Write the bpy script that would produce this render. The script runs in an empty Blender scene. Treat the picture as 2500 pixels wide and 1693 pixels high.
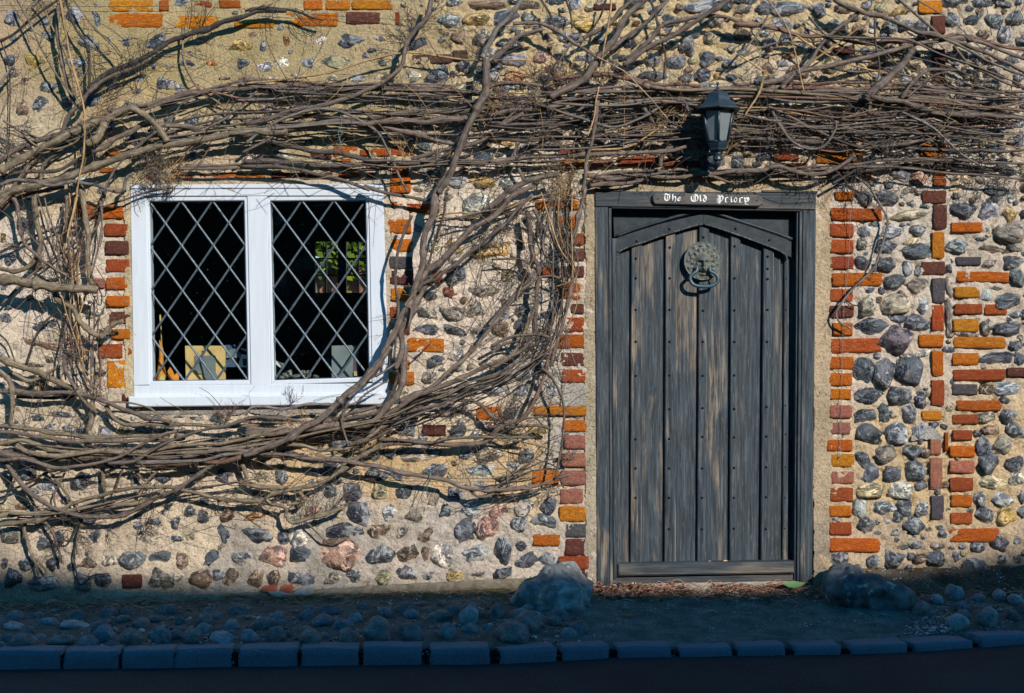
import bpy, math, random
import numpy as np
from mathutils import Vector, Matrix, noise as mnoise
random.seed(7)
S = bpy.context.scene
COL = S.collection
R = math.radians
# ------------------------------------------------------------------ camera, sky, sun
CAMD, CAMZ, F = 7.0, 1.33, 3500.0          # camera distance from the wall, its height, focal length in photo pixels
cam = bpy.data.cameras.new('camera')
cam.sensor_width = 36; cam.lens = 36 * F / 2500; cam.clip_end = 500
co = bpy.data.objects.new('camera', cam); COL.objects.link(co)
co.location = (0, -CAMD, CAMZ); co.rotation_euler = (R(90), 0, 0)
S.camera = co
SUN = Vector((.6, -1, .6)).normalized()
w = bpy.data.worlds.new('World'); S.world = w; w.use_nodes = True
nt = w.node_tree
sky = nt.nodes.new('ShaderNodeTexSky'); sky.sky_type = 'NISHITA'; sky.sun_disc = False
sky.sun_elevation = math.asin(SUN.z); sky.sun_rotation = math.atan2(SUN.x, SUN.y)
sky.ozone_density = 6.0; sky.air_density = 1.2; sky.dust_density = .3
bg = nt.nodes['Background']; bg.inputs[1].default_value = 0.15
hs_ = nt.nodes.new('ShaderNodeHueSaturation'); hs_.inputs['Saturation'].default_value = 1.45; hs_.inputs['Hue'].default_value = .485
nt.links.new(sky.outputs[0], hs_.inputs['Color']); nt.links.new(hs_.outputs[0], bg.inputs[0])
sl = bpy.data.lights.new('sun', 'SUN'); sl.energy = 4.9; sl.angle = R(.5); sl.color = (1, .94, .85)
so = bpy.data.objects.new('sun', sl); COL.objects.link(so)
so.rotation_euler = SUN.to_track_quat('Z', 'Y').to_euler()
S.view_settings.view_transform = 'Standard'; S.view_settings.look = 'None'
S.view_settings.exposure = 0.15; S.view_settings.gamma = 1
S.render.engine = 'CYCLES'; S.cycles.max_bounces = 8; S.cycles.transparent_max_bounces = 16

# ------------------------------------------------------------------ helpers
def P(px, py, d=0.0):
    """a measured photo pixel at d metres in front of the wall -> metres"""
    k = (CAMD - d) / F
    return Vector(((px - 1250) * k, -d, CAMZ - (py - 846) * k))
REG = {'Z': (0, 0, 2324 / 2500)}
for i, nm in enumerate('ABCDEFGHIJKLMNOP'):
    REG[nm] = ((0, 600, 1200, 1800)[i % 4], (0, 424, 848, 1219)[i // 4], 3.32)
def px(reg, x, y):
    a = REG[reg]
    return a[0] + x / a[2], a[1] + y / a[2]
def pairs(s):
    return [tuple(float(v) for v in q.split(',')) for q in s.split()]

def vnoise(x, y, seed=0):
    x = np.asarray(x, float); y = np.asarray(y, float)
    xi = np.floor(x).astype(np.int64); yi = np.floor(y).astype(np.int64)
    fx = x - xi; fy = y - yi; fx = fx * fx * (3 - 2 * fx); fy = fy * fy * (3 - 2 * fy)
    def h(a, b):
        n = (a * 374761393 + b * 668265263 + seed * 1442695041) & 0xffffffff
        n = ((n ^ (n >> 13)) * 1274126177) & 0xffffffff
        n = n ^ (n >> 16)
        return (n & 0xffff) / 65535.0
    return (h(xi, yi) * (1 - fx) + h(xi + 1, yi) * fx) * (1 - fy) + (h(xi, yi + 1) * (1 - fx) + h(xi + 1, yi + 1) * fx) * fy
def fbm(x, y, seed=0, o=4, g=.5):
    a, s, t = 1.0, 0, 0
    for k in range(o):
        s = s + a * vnoise(x * 2 ** k, y * 2 ** k, seed + k); t += a; a *= g
    return s / t * 2 - 1

WL = {}                                        # world location of every object we make
def empty(name, loc, parent=None, **kw):
    o = bpy.data.objects.new(name, None); COL.objects.link(o); o.empty_display_size = .1
    place(o, loc, parent); tag(o, **kw); return o
def place(o, loc, parent=None):
    loc = Vector(loc)
    if parent is not None:
        o.parent = parent; o.location = loc - WL[parent.name]
    else:
        o.location = loc
    WL[o.name] = loc
def tag(o, label=None, cat=None, group=None, kind=None):
    for k, v in (('label', label), ('category', cat), ('group', group), ('kind', kind)):
        if v: o[k] = v
    return o
def mesh(name, V, Fs, smooth=True, mat=None):
    me = bpy.data.meshes.new(name); me.from_pydata([tuple(v) for v in V], [], [tuple(f) for f in Fs])
    if smooth: me.polygons.foreach_set('use_smooth', [True] * len(me.polygons))
    if mat: me.materials.append(mat)
    me.update(); return me
def mk(name, V, Fs, mat, parent=None, smooth=True, loc=None, color=None, **kw):
    """V in world metres"""
    if loc is None: loc = WL[parent.name] if parent is not None else Vector((0, 0, 0))
    loc = Vector(loc)
    o = bpy.data.objects.new(name, mesh(name, [Vector(v) - loc for v in V], Fs, smooth, mat)); COL.objects.link(o)
    place(o, loc, parent)
    if color: o.color = (*color, 1)
    return tag(o, **kw)
def inst(name, me, loc, parent, scale=(1, 1, 1), rot=(0, 0, 0), color=None, mat=None, **kw):
    o = bpy.data.objects.new(name, me); COL.objects.link(o); place(o, loc, parent)
    o.scale = scale; o.rotation_euler = rot
    if color: o.color = (*color, 1)
    if mat: o.material_slots[0].link = 'OBJECT'; o.material_slots[0].material = mat
    return tag(o, **kw)
class MB:
    def __init__(s): s.V = []; s.F = []
    def add(s, V, Fs):
        n = len(s.V); s.V += [Vector(v) for v in V]; s.F += [tuple(i + n for i in f) for f in Fs]
    def out(s, name, mat, parent=None, smooth=True, **kw): return mk(name, s.V, s.F, mat, parent, smooth, **kw)
def prism_geo(poly, yb, yf, c=.003):
    """poly: photo pixels clockwise from top left; a slab between y=yb and y=yf with its front edge chamfered by c"""
    A = [P(x, y, -yf) for x, y in poly]; n = len(A)
    cen = sum(A, Vector()) / n
    front = []
    for i in range(n):
        a, b, d = A[i - 1], A[i], A[(i + 1) % n]
        e1 = (b - a).normalized(); e2 = (d - b).normalized()
        n1 = Vector((e1.z, 0, -e1.x)); n2 = Vector((e2.z, 0, -e2.x))
        if n1.dot(cen - b) < 0: n1 = -n1
        if n2.dot(cen - b) < 0: n2 = -n2
        m = (n1 + n2); k = m.dot(n1)
        front.append(b + m * (c / max(k, .3)))
    mid = [Vector((a.x, yf + c, a.z)) for a in A]; back = [Vector((a.x, yb, a.z)) for a in A]
    V = front + mid + back
    Fs = [tuple(range(n)), tuple(range(3 * n - 1, 2 * n - 1, -1))]
    for i in range(n):
        j = (i + 1) % n
        Fs += [(i, n + i, n + j, j), (n + i, 2 * n + i, 2 * n + j, n + j)]
    return V, Fs
def prism(name, parent, mat, poly, yb, yf, c=.003, **kw):
    V, Fs = prism_geo(poly, yb, yf, c); return mk(name, V, Fs, mat, parent, smooth=False, **kw)
def rect(x0, y0, x1, y1): return [(x0, y0), (x1, y0), (x1, y1), (x0, y1)]
def box_geo(x0, x1, y0, y1, z0, z1):
    V = [(x, y, z) for x in (x0, x1) for y in (y0, y1) for z in (z0, z1)]
    return V, [(0, 1, 3, 2), (4, 6, 7, 5), (0, 4, 5, 1), (2, 3, 7, 6), (0, 2, 6, 4), (1, 5, 7, 3)]
def box(name, parent, mat, *a, **kw):
    V, Fs = box_geo(*a); return mk(name, V, Fs, mat, parent, smooth=False, **kw)
def catmull(pts, n=8):
    pts = [Vector(p) for p in pts]
    if len(pts) == 2: return [pts[0].lerp(pts[1], k / n) for k in range(n + 1)]
    out = []; q = [2 * pts[0] - pts[1]] + pts + [2 * pts[-1] - pts[-2]]
    for i in range(1, len(q) - 2):
        a, b, c, d = q[i - 1:i + 3]
        for k in range(n):
            t = k / n
            out.append(.5 * ((2 * b) + (c - a) * t + (2 * a - 5 * b + 4 * c - d) * t * t + (3 * b - a - 3 * c + d) * t ** 3))
    out.append(pts[-1]); return out
def tube_geo(pts, rad, sides=8, rough=.0, cap=True):
    n = len(pts); V = []; Fs = []
    up = Vector((0, -1, 0)); ph = random.random() * 9
    for i, p in enumerate(pts):
        t = (pts[min(i + 1, n - 1)] - pts[max(i - 1, 0)]).normalized()
        s = t.cross(up)
        if s.length < .05: s = t.cross(Vector((1, 0, 0)))
        s.normalize(); u = s.cross(t)
        r = rad[i] if hasattr(rad, '__len__') else rad
        for k in range(sides):
            a = 2 * math.pi * k / sides
            rr = r
            if rough: rr *= 1 + rough * mnoise.noise(Vector((p.x * 25 + ph, p.z * 25, math.cos(a) * 1.2 + math.sin(a) * .7)))
            V.append(p + (s * math.cos(a) + u * math.sin(a)) * rr)
    for i in range(n - 1):
        for k in range(sides):
            j = (k + 1) % sides
            Fs.append((i * sides + k, i * sides + j, (i + 1) * sides + j, (i + 1) * sides + k))
    if cap: Fs += [tuple(range(sides - 1, -1, -1)), tuple(range((n - 1) * sides, n * sides))]
    return V, Fs
def sheet(name, mat, xs, zs, yfun, keep=None, parent=None, tint=None, horiz=False, **kw):
    """fine grid; yfun(X,Z)->Y ; horiz: grid in x/y with yfun giving z"""
    X, Z = np.meshgrid(xs, zs); Y = yfun(X, Z)
    nx, nz = len(xs), len(zs)
    V = np.stack([X, Z, Y] if horiz else [X, Y, Z], -1).reshape(-1, 3)
    loc = Vector(WL[parent.name]) if parent is not None else Vector((0, 0, 0))
    V = V - np.array(loc)
    i = np.arange(nx * nz).reshape(nz, nx)
    q = np.stack([i[:-1, :-1], i[:-1, 1:], i[1:, 1:], i[1:, :-1]], -1).reshape(-1, 4)
    if keep is not None:
        cx = (X[:-1, :-1] + X[1:, 1:]) / 2; cz = (Z[:-1, :-1] + Z[1:, 1:]) / 2
        q = q[keep(cx, cz).reshape(-1)]
    me = bpy.data.meshes.new(name)
    me.vertices.add(len(V)); me.vertices.foreach_set('co', V.astype(np.float32).ravel())
    me.loops.add(q.size); me.loops.foreach_set('vertex_index', q.astype(np.int32).ravel())
    me.polygons.add(len(q)); me.polygons.foreach_set('loop_start', np.arange(0, q.size, 4, dtype=np.int32))
    me.polygons.foreach_set('use_smooth', np.ones(len(q), bool))
    me.update(calc_edges=True); me.validate()
    if tint is not None:
        c = np.ones((len(V), 4), np.float32); c[:, :3] = tint(X, Z).reshape(-1, 3)
        at = me.attributes.new('tint', 'FLOAT_COLOR', 'POINT'); at.data.foreach_set('color', c.ravel())
    me.materials.append(mat)
    o = bpy.data.objects.new(name, me); COL.objects.link(o); place(o, loc, parent); return tag(o, **kw)
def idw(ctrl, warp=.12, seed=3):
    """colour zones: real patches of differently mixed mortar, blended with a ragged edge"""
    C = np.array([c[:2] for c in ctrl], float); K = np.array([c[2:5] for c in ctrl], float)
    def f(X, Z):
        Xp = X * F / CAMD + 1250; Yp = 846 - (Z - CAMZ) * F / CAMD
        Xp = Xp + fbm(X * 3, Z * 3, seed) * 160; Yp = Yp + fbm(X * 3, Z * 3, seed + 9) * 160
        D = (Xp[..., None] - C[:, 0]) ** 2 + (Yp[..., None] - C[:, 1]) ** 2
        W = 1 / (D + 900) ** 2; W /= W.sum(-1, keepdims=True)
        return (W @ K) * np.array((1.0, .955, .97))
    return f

# ------------------------------------------------------------------ materials
class NT:
    def __init__(s, name):
        s.m = bpy.data.materials.new(name); s.m.use_nodes = True; s.t = s.m.node_tree
        s.b = s.t.nodes['Principled BSDF']
    def n(s, ty, **kw):
        d = s.t.nodes.new('ShaderNode' + ty)
        for k, v in kw.items(): setattr(d, k, v)
        return d
    def l(s, a, b): s.t.links.new(a, b); return b
    def coord(s, scale=(1, 1, 1), rand=0):
        tc = s.n('TexCoord'); mp = s.n('Mapping'); mp.inputs['Scale'].default_value = scale
        s.l(tc.outputs['Object'], mp.inputs[0])
        if rand:
            oi = s.n('ObjectInfo'); v = s.n('VectorMath', operation='SCALE'); v.inputs[0].default_value = (17, 29, 43)
            s.l(oi.outputs['Random'], v.inputs['Scale']); a = s.n('VectorMath', operation='ADD')
            s.l(mp.outputs[0], a.inputs[0]); s.l(v.outputs[0], a.inputs[1]); return a.outputs[0]
        return mp.outputs[0]
    def noise(s, vec, scale=5, detail=4, rough=.6, dist=0):
        d = s.n('TexNoise'); d.inputs['Scale'].default_value = scale; d.inputs['Detail'].default_value = detail
        d.inputs['Roughness'].default_value = rough; d.inputs['Distortion'].default_value = dist
        s.l(vec, d.inputs['Vector']); return d.outputs['Fac']
    def ramp(s, fac, *st):
        d = s.n('ValToRGB'); e = d.color_ramp.elements
        while len(e) < len(st): e.new(.5)
        for k, (p, c) in enumerate(st):
            e[k].position = p; e[k].color = (*c, 1) if isinstance(c, tuple) else (c, c, c, 1)
        s.l(fac, d.inputs[0]); return d.outputs[0]
    def mix(s, fac, a, b, mode='MIX'):
        d = s.n('Mix', data_type='RGBA', blend_type=mode)
        for v, i in ((fac, 0), (a, 6), (b, 7)):
            if isinstance(v, (int, float)): d.inputs[i].default_value = v if i == 0 else (v, v, v, 1)
            elif isinstance(v, tuple): d.inputs[i].default_value = (*v, 1)
            else: s.l(v, d.inputs[i])
        return d.outputs[2]
    def bump(s, h, strength=.3, dist=.01, prev=None):
        d = s.n('Bump'); d.inputs['Strength'].default_value = strength; d.inputs['Distance'].default_value = dist
        s.l(h, d.inputs['Height'])
        if prev is not None: s.l(prev, d.inputs['Normal'])
        return d.outputs[0]
    def fin(s, col=None, rough=.7, nrm=None, metal=0, spec=.3):
        b = s.b
        if isinstance(col, tuple): b.inputs['Base Color'].default_value = (*col, 1)
        elif col is not None: s.l(col, b.inputs['Base Color'])
        if isinstance(rough, (int, float)): b.inputs['Roughness'].default_value = rough
        else: s.l(rough, b.inputs['Roughness'])
        if nrm is not None: s.l(nrm, b.inputs['Normal'])
        b.inputs['Metallic'].default_value = metal; b.inputs['Specular IOR Level'].default_value = spec
        return s.m
def simple(name, col, rough=.7, var=.25, scale=30, bump=.2, metal=0, spec=.3, rand=1):
    m = NT(name); v = m.coord(rand=rand); f = m.noise(v, scale, 5)
    c = m.mix(1, col, m.ramp(f, (.3, 1 - var), (.7, 1 + var)), 'MULTIPLY')
    return m.fin(c, rough, m.bump(f, bump, .004), metal, spec)
def attr_col(m):
    a = m.n('Attribute', attribute_name='tint'); return a.outputs['Color']
def obj_col(m): return m.n('ObjectInfo').outputs['Color']

def mat_mortar():
    m = NT('mortar'); v = m.coord(); base = attr_col(m)
    big = m.noise(v, 5, 5); fine = m.noise(v, 90, 5, .7); grit = m.noise(v, 260, 2)
    c = m.mix(1, base, m.ramp(big, (.3, (.74, .73, .7)), (.5, (1, 1, 1)), (.72, (1.16, 1.12, 1.08))), 'MULTIPLY')
    c = m.mix(1, c, m.ramp(fine, (.28, .45), (.48, 1.0), (.75, 1.28)), 'MULTIPLY')
    pit_shade = m.ramp(m.noise(v, 130, 2), (.30, 1.0), (.37, 0.0))
    pm = m.mix(1, pit_shade, m.ramp(m.noise(v, 3.3, 3), (.5, 0.0), (.6, 1.0)), 'MULTIPLY')
    c = m.mix(pm, c, (.06, .055, .05))  # dark specks painted for the shade inside pits that have no depth
    cav_shade = m.mix(1, m.ramp(m.noise(v, 48, 5, .7), (.34, 1.0), (.41, 0.0)), m.ramp(m.noise(v, 4, 3), (.4, .25), (.6, 1.0)), 'MULTIPLY')
    c = m.mix(cav_shade, c, (.085, .075, .065))  # shade of larger cavities, put into the colour as random dark blotches
    c = m.mix(m.ramp(grit, (.68, 0.0), (.74, .8)), c, m.mix(.5, c, (.75, .68, .58)))
    vo = m.n('TexVoronoi'); vo.inputs['Scale'].default_value = 55; m.l(v, vo.inputs['Vector'])
    peb = m.ramp(vo.outputs['Distance'], (.0, 1.0), (.3, 0.0))
    n = m.bump(fine, .75, .016); n = m.bump(grit, .4, .003, n); n = m.bump(peb, .25, .006, n)
    return m.fin(c, .92, n, spec=.15)
def mat_brick():
    m = NT('old_brick'); v = m.coord((1, 1, 1), 1); oc = obj_col(m)
    f1 = m.noise(v, 2.2, 4, .6, .6); f2 = m.noise(v, 9, 5, .7)
    c = m.mix(m.ramp(f1, (.5, 0.0), (.68, .75)), oc, m.mix(.3, m.mix(1, oc, (.72, .5, .6), 'MULTIPLY'), (.14, .05, .04)))
    c = m.mix(m.ramp(m.noise(v, 3.1, 2), (.47, 0.0), (.60, .85)), c, m.mix(1, oc, (1.3, 1.5, 1.1), 'MULTIPLY'))
    c = m.mix(1, c, m.ramp(f2, (.3, .68), (.5, 1.0), (.72, 1.18)), 'MULTIPLY')
    lime = m.ramp(m.noise(v, 4.5, 6, .75), (.57, 0.0), (.66, .7))
    c = m.mix(lime, c, (.5, .43, .36))
    soot = m.ramp(m.noise(v, 3.4, 6, .72, .5), (.49, 0.0), (.60, .75)); c = m.mix(soot, c, m.mix(.3, oc, (.05, .035, .035)))
    c = m.mix(m.ramp(m.noise(v, 24, 3), (.46, 0.0), (.58, .6)), c, m.mix(1, oc, (.55, .42, .5), 'MULTIPLY'))
    hole = m.ramp(m.noise(v, 14, 2), (.29, 1.0), (.35, 0.0)); c = m.mix(hole, c, (.05, .03, .025))
    n = m.bump(f2, 1.0, .02); n = m.bump(hole, -.4, .008, n)
    return m.fin(c, .9, n, spec=.15)
def flint(name, src):
    m = NT(name); v = m.coord((1, 1, 1), 1)
    oc = obj_col(m) if src == 'obj' else attr_col(m)
    if src != 'obj': v = m.coord((22, 22, 22))
    f1 = m.noise(v, 1.0, 5, .6, .9); f2 = m.noise(v, 1.3, 5, .62, 1.1); f3 = m.noise(v, 9, 4, .65)
    c = m.mix(m.ramp(f1, (.44, 0.0), (.52, 1.0)), oc, m.mix(1, oc, (.27, .30, .35), 'MULTIPLY'))
    c = m.mix(m.ramp(f2, (.53, 0.0), (.58, .85)), c, m.mix(.35, m.mix(1, oc, (2.4, 2.3, 2.2), 'MULTIPLY'), (.40, .385, .36)))
    c = m.mix(m.ramp(m.noise(v, 1.7, 4, .6, 1), (.60, 0.0), (.66, .5)), c, m.mix(.4, oc, (.26, .15, .06)))
    c = m.mix(m.ramp(m.noise(v, 4, 4), (.60, 0.0), (.64, .8)), c, (.018, .022, .03))
    c = m.mix(1, c, m.ramp(f3, (.3, .65), (.7, 1.3)), 'MULTIPLY')
    if src == 'obj':                       # chalky rind round the edge of the broken face
        tc = m.n('TexCoord'); ln = m.n('VectorMath', operation='LENGTH'); mp = m.n('Mapping')
        mp.inputs['Scale'].default_value = (1, 0, 1); m.l(tc.outputs['Object'], mp.inputs[0]); m.l(mp.outputs[0], ln.inputs[0])
        ad = m.n('Math', operation='ADD'); sb = m.n('Math', operation='MULTIPLY'); sb.inputs[1].default_value = .8
        m.l(f2, sb.inputs[0]); m.l(ln.outputs['Value'], ad.inputs[0]); m.l(sb.outputs[0], ad.inputs[1])
        c = m.mix(m.ramp(m_half(m, ad.outputs[0]), (.61, 0.0), (.67, .5)), c, (.36, .345, .31))
    r = m.ramp(f1, (.44, .5), (.54, .2))
    n = m.bump(f2, .7, .03); n = m.bump(f3, .6, .008, n)
    return m.fin(c, r, n, spec=.6)
def m_half(m, x):
    d = m.n('Math', operation='MULTIPLY'); d.inputs[1].default_value = .5; m.l(x, d.inputs[0]); return d.outputs[0]
def mat_oak():
    """black-stained oak, worn back to brown along the grain"""
    m = NT('weathered_oak'); v = m.coord((1, 1, .045), 1); v2 = m.coord((1, 1, .25), 1)
    gr = m.noise(v, 95, 6, .7, .25); gr2 = m.noise(v, 260, 3, .6); wv = m.noise(v, 55, 5, .65, 1.0)
    c = m.ramp(gr, (.32, (.007, .011, .015)), (.5, (.027, .039, .050)), (.7, (.080, .100, .116)))
    worn = m.mix(1, m.ramp(m.noise(v2, 4.6, 5, .65, .6), (.50, 0.0), (.62, .9)), m.ramp(wv, (.44, 0.0), (.54, 1.0)), 'MULTIPLY')
    c = m.mix(worn, c, m.ramp(gr, (.35, (.075, .058, .043)), (.65, (.30, .235, .175))))
    c = m.mix(m.ramp(gr2, (.62, 0.0), (.70, .6)), c, (.19, .17, .15))
    c = m.mix(m.ramp(m.noise(v, 60, 2), (.3, .8), (.36, 0.0)), c, (.012, .014, .016))
    n = m.bump(gr, .35, .006); n = m.bump(gr2, .25, .002, n)
    return m.fin(c, .62, n, spec=.35)
def mat_hwood():
    m = NT('weathered_oak_across'); v = m.coord((.045, 1, 1), 1); v2 = m.coord((.25, 1, 1), 1)
    gr = m.noise(v, 95, 6, .7, .25); gr2 = m.noise(v, 260, 3, .6)
    c = m.ramp(gr, (.3, (.013, .018, .022)), (.5, (.036, .044, .052)), (.72, (.080, .090, .098)))
    c = m.mix(m.ramp(m.noise(v2, 6, 4), (.5, 0.0), (.7, .7)), c, m.ramp(gr, (.35, (.10, .078, .06)), (.65, (.27, .215, .165))))
    c = m.mix(m.ramp(gr2, (.63, 0.0), (.72, .5)), c, (.22, .19, .16))
    n = m.bump(gr, .4, .006); n = m.bump(gr2, .25, .002, n)
    return m.fin(c, .65, n, spec=.3)
def mat_bark():
    m = NT('bark'); v = m.coord((1, 1, 1), 1); oc = obj_col(m)
    f = m.noise(v, 45, 5, .7); f2 = m.noise(v, 160, 3); f3 = m.noise(v, 9, 3)
    c = m.mix(1, oc, m.ramp(f, (.3, .55), (.5, 1.0), (.72, 1.45)), 'MULTIPLY')
    c = m.mix(m.ramp(f3, (.48, 0.0), (.68, .6)), c, m.mix(1, oc, (1.25, 1.3, 1.1), 'MULTIPLY'))
    c = m.mix(m.ramp(f2, (.64, 0.0), (.72, .6)), c, (.30, .25, .2))
    ga = m.n('Attribute', attribute_name='grain'); st = m.noise(ga.outputs['Vector'], 1, 4, .65)
    c = m.mix(1, c, m.ramp(st, (.34, .45), (.5, 1.0), (.66, 1.5)), 'MULTIPLY')
    n = m.bump(f, .6, .006); n = m.bump(f2, .4, .002, n); n = m.bump(st, .5, .003, n)
    return m.fin(c, .78, n, spec=.25)
def mat_paint():
    m = NT('white_paint'); v = m.coord((1, 1, .1)); f = m.noise(v, 60, 4); g = m.noise(m.coord(), 7, 4)
    c = m.mix(1, (.56, .60, .655), m.ramp(f, (.3, .93), (.7, 1.03)), 'MULTIPLY')
    c = m.mix(m.ramp(g, (.58, 0.0), (.75, .25)), c, (.52, .52, .50))
    c = m.mix(m.ramp(m.noise(m.coord(), 90, 3), (.7, 0.0), (.76, .5)), c, (.35, .33, .3))
    return m.fin(c, .45, m.bump(f, .12, .003), spec=.4)
def mat_glass():
    m = NT('old_glass'); t = m.t; out = t.nodes['Material Output']; t.nodes.remove(m.b)
    tr = m.n('BsdfTransparent'); tr.inputs[0].default_value = (.82, .88, .87, 1)
    gl = m.n('BsdfGlossy'); gl.inputs['Roughness'].default_value = .02; gl.inputs[0].default_value = (.9, .95, 1, 1)
    v = m.coord(rand=1); m.l(m.bump(m.noise(v, 14, 2), .06, .01), gl.inputs['Normal'])
    fr = m.n('Fresnel'); fr.inputs[0].default_value = 1.5
    mx = m.n('MixShader'); m.l(fr.outputs[0], mx.inputs[0]); m.l(tr.outputs[0], mx.inputs[1]); m.l(gl.outputs[0], mx.inputs[2])
    dirt = m.n('BsdfDiffuse'); dirt.inputs[0].default_value = (.45, .43, .4, 1)
    mx2 = m.n('MixShader'); m.l(m.ramp(m.noise(m.coord(), 130, 2), (.74, 0.0), (.78, .5)), mx2.inputs[0])
    m.l(mx.outputs[0], mx2.inputs[1]); m.l(dirt.outputs[0], mx2.inputs[2]); m.l(mx2.outputs[0], out.inputs[0])
    return m.m
def mat_ground():
    m = NT('pavement_surface'); v = m.coord(); base = attr_col(m)
    f = m.noise(v, 12, 5); g = m.noise(v, 120, 4, .7)
    c = m.mix(1, base, m.ramp(f, (.3, .6), (.7, 1.4)), 'MULTIPLY'); c = m.mix(1, c, m.ramp(g, (.3, .55), (.7, 1.45)), 'MULTIPLY')
    vo = m.n('TexVoronoi'); vo.inputs['Scale'].default_value = 60; m.l(v, vo.inputs['Vector'])
    sp = m.mix(1, m.ramp(vo.outputs['Distance'], (.20, 1.0), (.27, 0.0)), m.ramp(m.noise(v, 9, 4), (.52, 0.0), (.62, 1.0)), 'MULTIPLY')
    c = m.mix(sp, c, (.5, .5, .48))
    vo2 = m.n('TexVoronoi'); vo2.inputs['Scale'].default_value = 140; m.l(v, vo2.inputs['Vector'])
    sp2 = m.mix(1, m.ramp(vo2.outputs['Distance'], (.2, 1.0), (.3, 0.0)), m.ramp(m.noise(v, 6, 3), (.46, 0.0), (.6, .9)), 'MULTIPLY')
    c = m.mix(sp2, c, (.32, .33, .33))
    return m.fin(c, .9, m.bump(g, .6, .008), spec=.2)
def mat_road():
    m = NT('asphalt'); v = m.coord(); g = m.noise(v, 150, 4, .7); f = m.noise(v, 3, 4)
    c = m.mix(1, (.016, .019, .022), m.ramp(g, (.3, .4), (.52, 1.0), (.7, 3.2)), 'MULTIPLY'); c = m.mix(1, c, m.ramp(f, (.3, .75), (.7, 1.25)), 'MULTIPLY')
    return m.fin(c, .85, m.bump(g, .7, .006), spec=.25)
def mat_granite():
    m = NT('kerb_granite'); v = m.coord((1, 1, 1), 1); g = m.noise(v, 160, 4, .75); f = m.noise(v, 14, 4)
    c = m.mix(1, (.125, .155, .20), m.ramp(g, (.3, .45), (.5, 1.0), (.7, 1.7)), 'MULTIPLY'); c = m.mix(1, c, m.ramp(f, (.3, .7), (.7, 1.25)), 'MULTIPLY')
    return m.fin(c, .8, m.bump(g, .6, .006), spec=.3)
M = dict(mortar=mat_mortar(), brick=mat_brick(), flint=flint('flint', 'obj'), flintv=flint('flint_small', 'attr'), oak=mat_oak(), hoak=mat_hwood(),
         bark=mat_bark(), paint=mat_paint(), glass=mat_glass(), ground=mat_ground(), road=mat_road(), granite=mat_granite())
M['blackoak'] = simple('black_oak', (.022, .030, .037), .5, .45, 22, .3)
M['lead'] = simple('lead', (.085, .11, .13), .42, .4, 60, .35, .3, .5)
M['iron'] = simple('black_iron', (.025, .032, .038), .45, .3, 80, .25, 0, .5)
M['bronze'] = simple('dull_bronze', (.105, .112, .098), .6, .4, 70, .35, .15, .4)
M['lamp'] = simple('lamp_paint', (.016, .030, .042), .38, .3, 40, .12, 0, .5)
M['frost'] = simple('frosted_glass', (.15, .17, .178), .35, .12, 40, .05, 0, .5)
M['letter'] = simple('white_lettering', (.8, .81, .82), .6, .08, 90, .1)
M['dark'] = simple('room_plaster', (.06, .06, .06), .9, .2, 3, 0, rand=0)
M['step'] = simple('step_stone', (.36, .31, .25), .9, .3, 25, .4)
def leafmat():
    m = NT('dry_leaf'); oc = obj_col(m); v = m.coord(rand=0); f = m.noise(v, 18, 3)
    ge = m.n('NewGeometry')
    c = m.mix(1, oc, m.ramp(ge.outputs['Random Per Island'], (0, (.45, .45, .45)), (.5, (1, 1, 1)), (1, (1.7, 1.5, 1.3))), 'MULTIPLY')
    return m.fin(c, .8, None, spec=.2)
M['leaf'] = leafmat()
def cobmat():
    m = NT('cobble'); v = m.coord(rand=1); f = m.noise(v, 1.6, 5, .65); g = m.noise(v, 16, 4, .7)
    c = m.mix(1, obj_col(m), m.ramp(f, (.3, .55), (.5, 1.0), (.7, 1.5)), 'MULTIPLY'); c = m.mix(1, c, m.ramp(g, (.3, .5), (.7, 1.5)), 'MULTIPLY')
    c = m.mix(m.ramp(m.noise(v, 3, 4), (.58, 0.0), (.66, .7)), c, (.36, .37, .38))
    return m.fin(c, .75, m.bump(f, .6, .03, m.bump(g, .9, .008)), spec=.35)
M['cobble'] = cobmat()
# ================================================================== THE SETTING
X0, X1, ZT = -2.95, 2.95, 3.35
def interp(x, tab):
    return np.interp(x, [t[0] for t in tab], [t[1] for t in tab])
Xp = lambda p: (p - 1250) / 500
KERB = [(-3.2, 1.14), (-2.5, 1.13), (-1, 1.07), (0, 1.02), (.35, .92), (.95, .86), (1.5, .83), (1.8, .78), (2.08, .69), (2.38, .58), (2.7, .5), (3.2, .42)]
KTOP = [(-3, .075), (-.3, .08), (.3, .055), (.8, .042), (2.0, .038), (2.4, .06), (3, .08)]
WBASE = [(-3, .05), (-2.5, .066), (-1.3, .10), (-.1, .142), (.3, .150), (.5, .128), (1.3, .128), (1.6, .16), (2.5, .2), (3, .2)]
def ground_z(x, d):
    kd = interp(x, KERB) - .07
    t = np.clip(d / kd, -.2, 1.05)
    return interp(x, WBASE) * (1 - t) + (interp(x, KTOP) - .012) * t
def on_ground(px_, py_):
    """photo pixel of a contact point -> place on the pavement"""
    lo, hi = 0.0, 1.2
    for _ in range(24):
        d = (lo + hi) / 2; k = (CAMD - d) / F; x = (px_ - 1250) * k
        if CAMZ - (py_ - 846) * k > float(ground_z(x, d)): hi = d
        else: lo = d
    d = min(d, float(interp(x, KERB)) - .16)
    return x, d, float(ground_z(x, d)), F / (CAMD - d)

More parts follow.
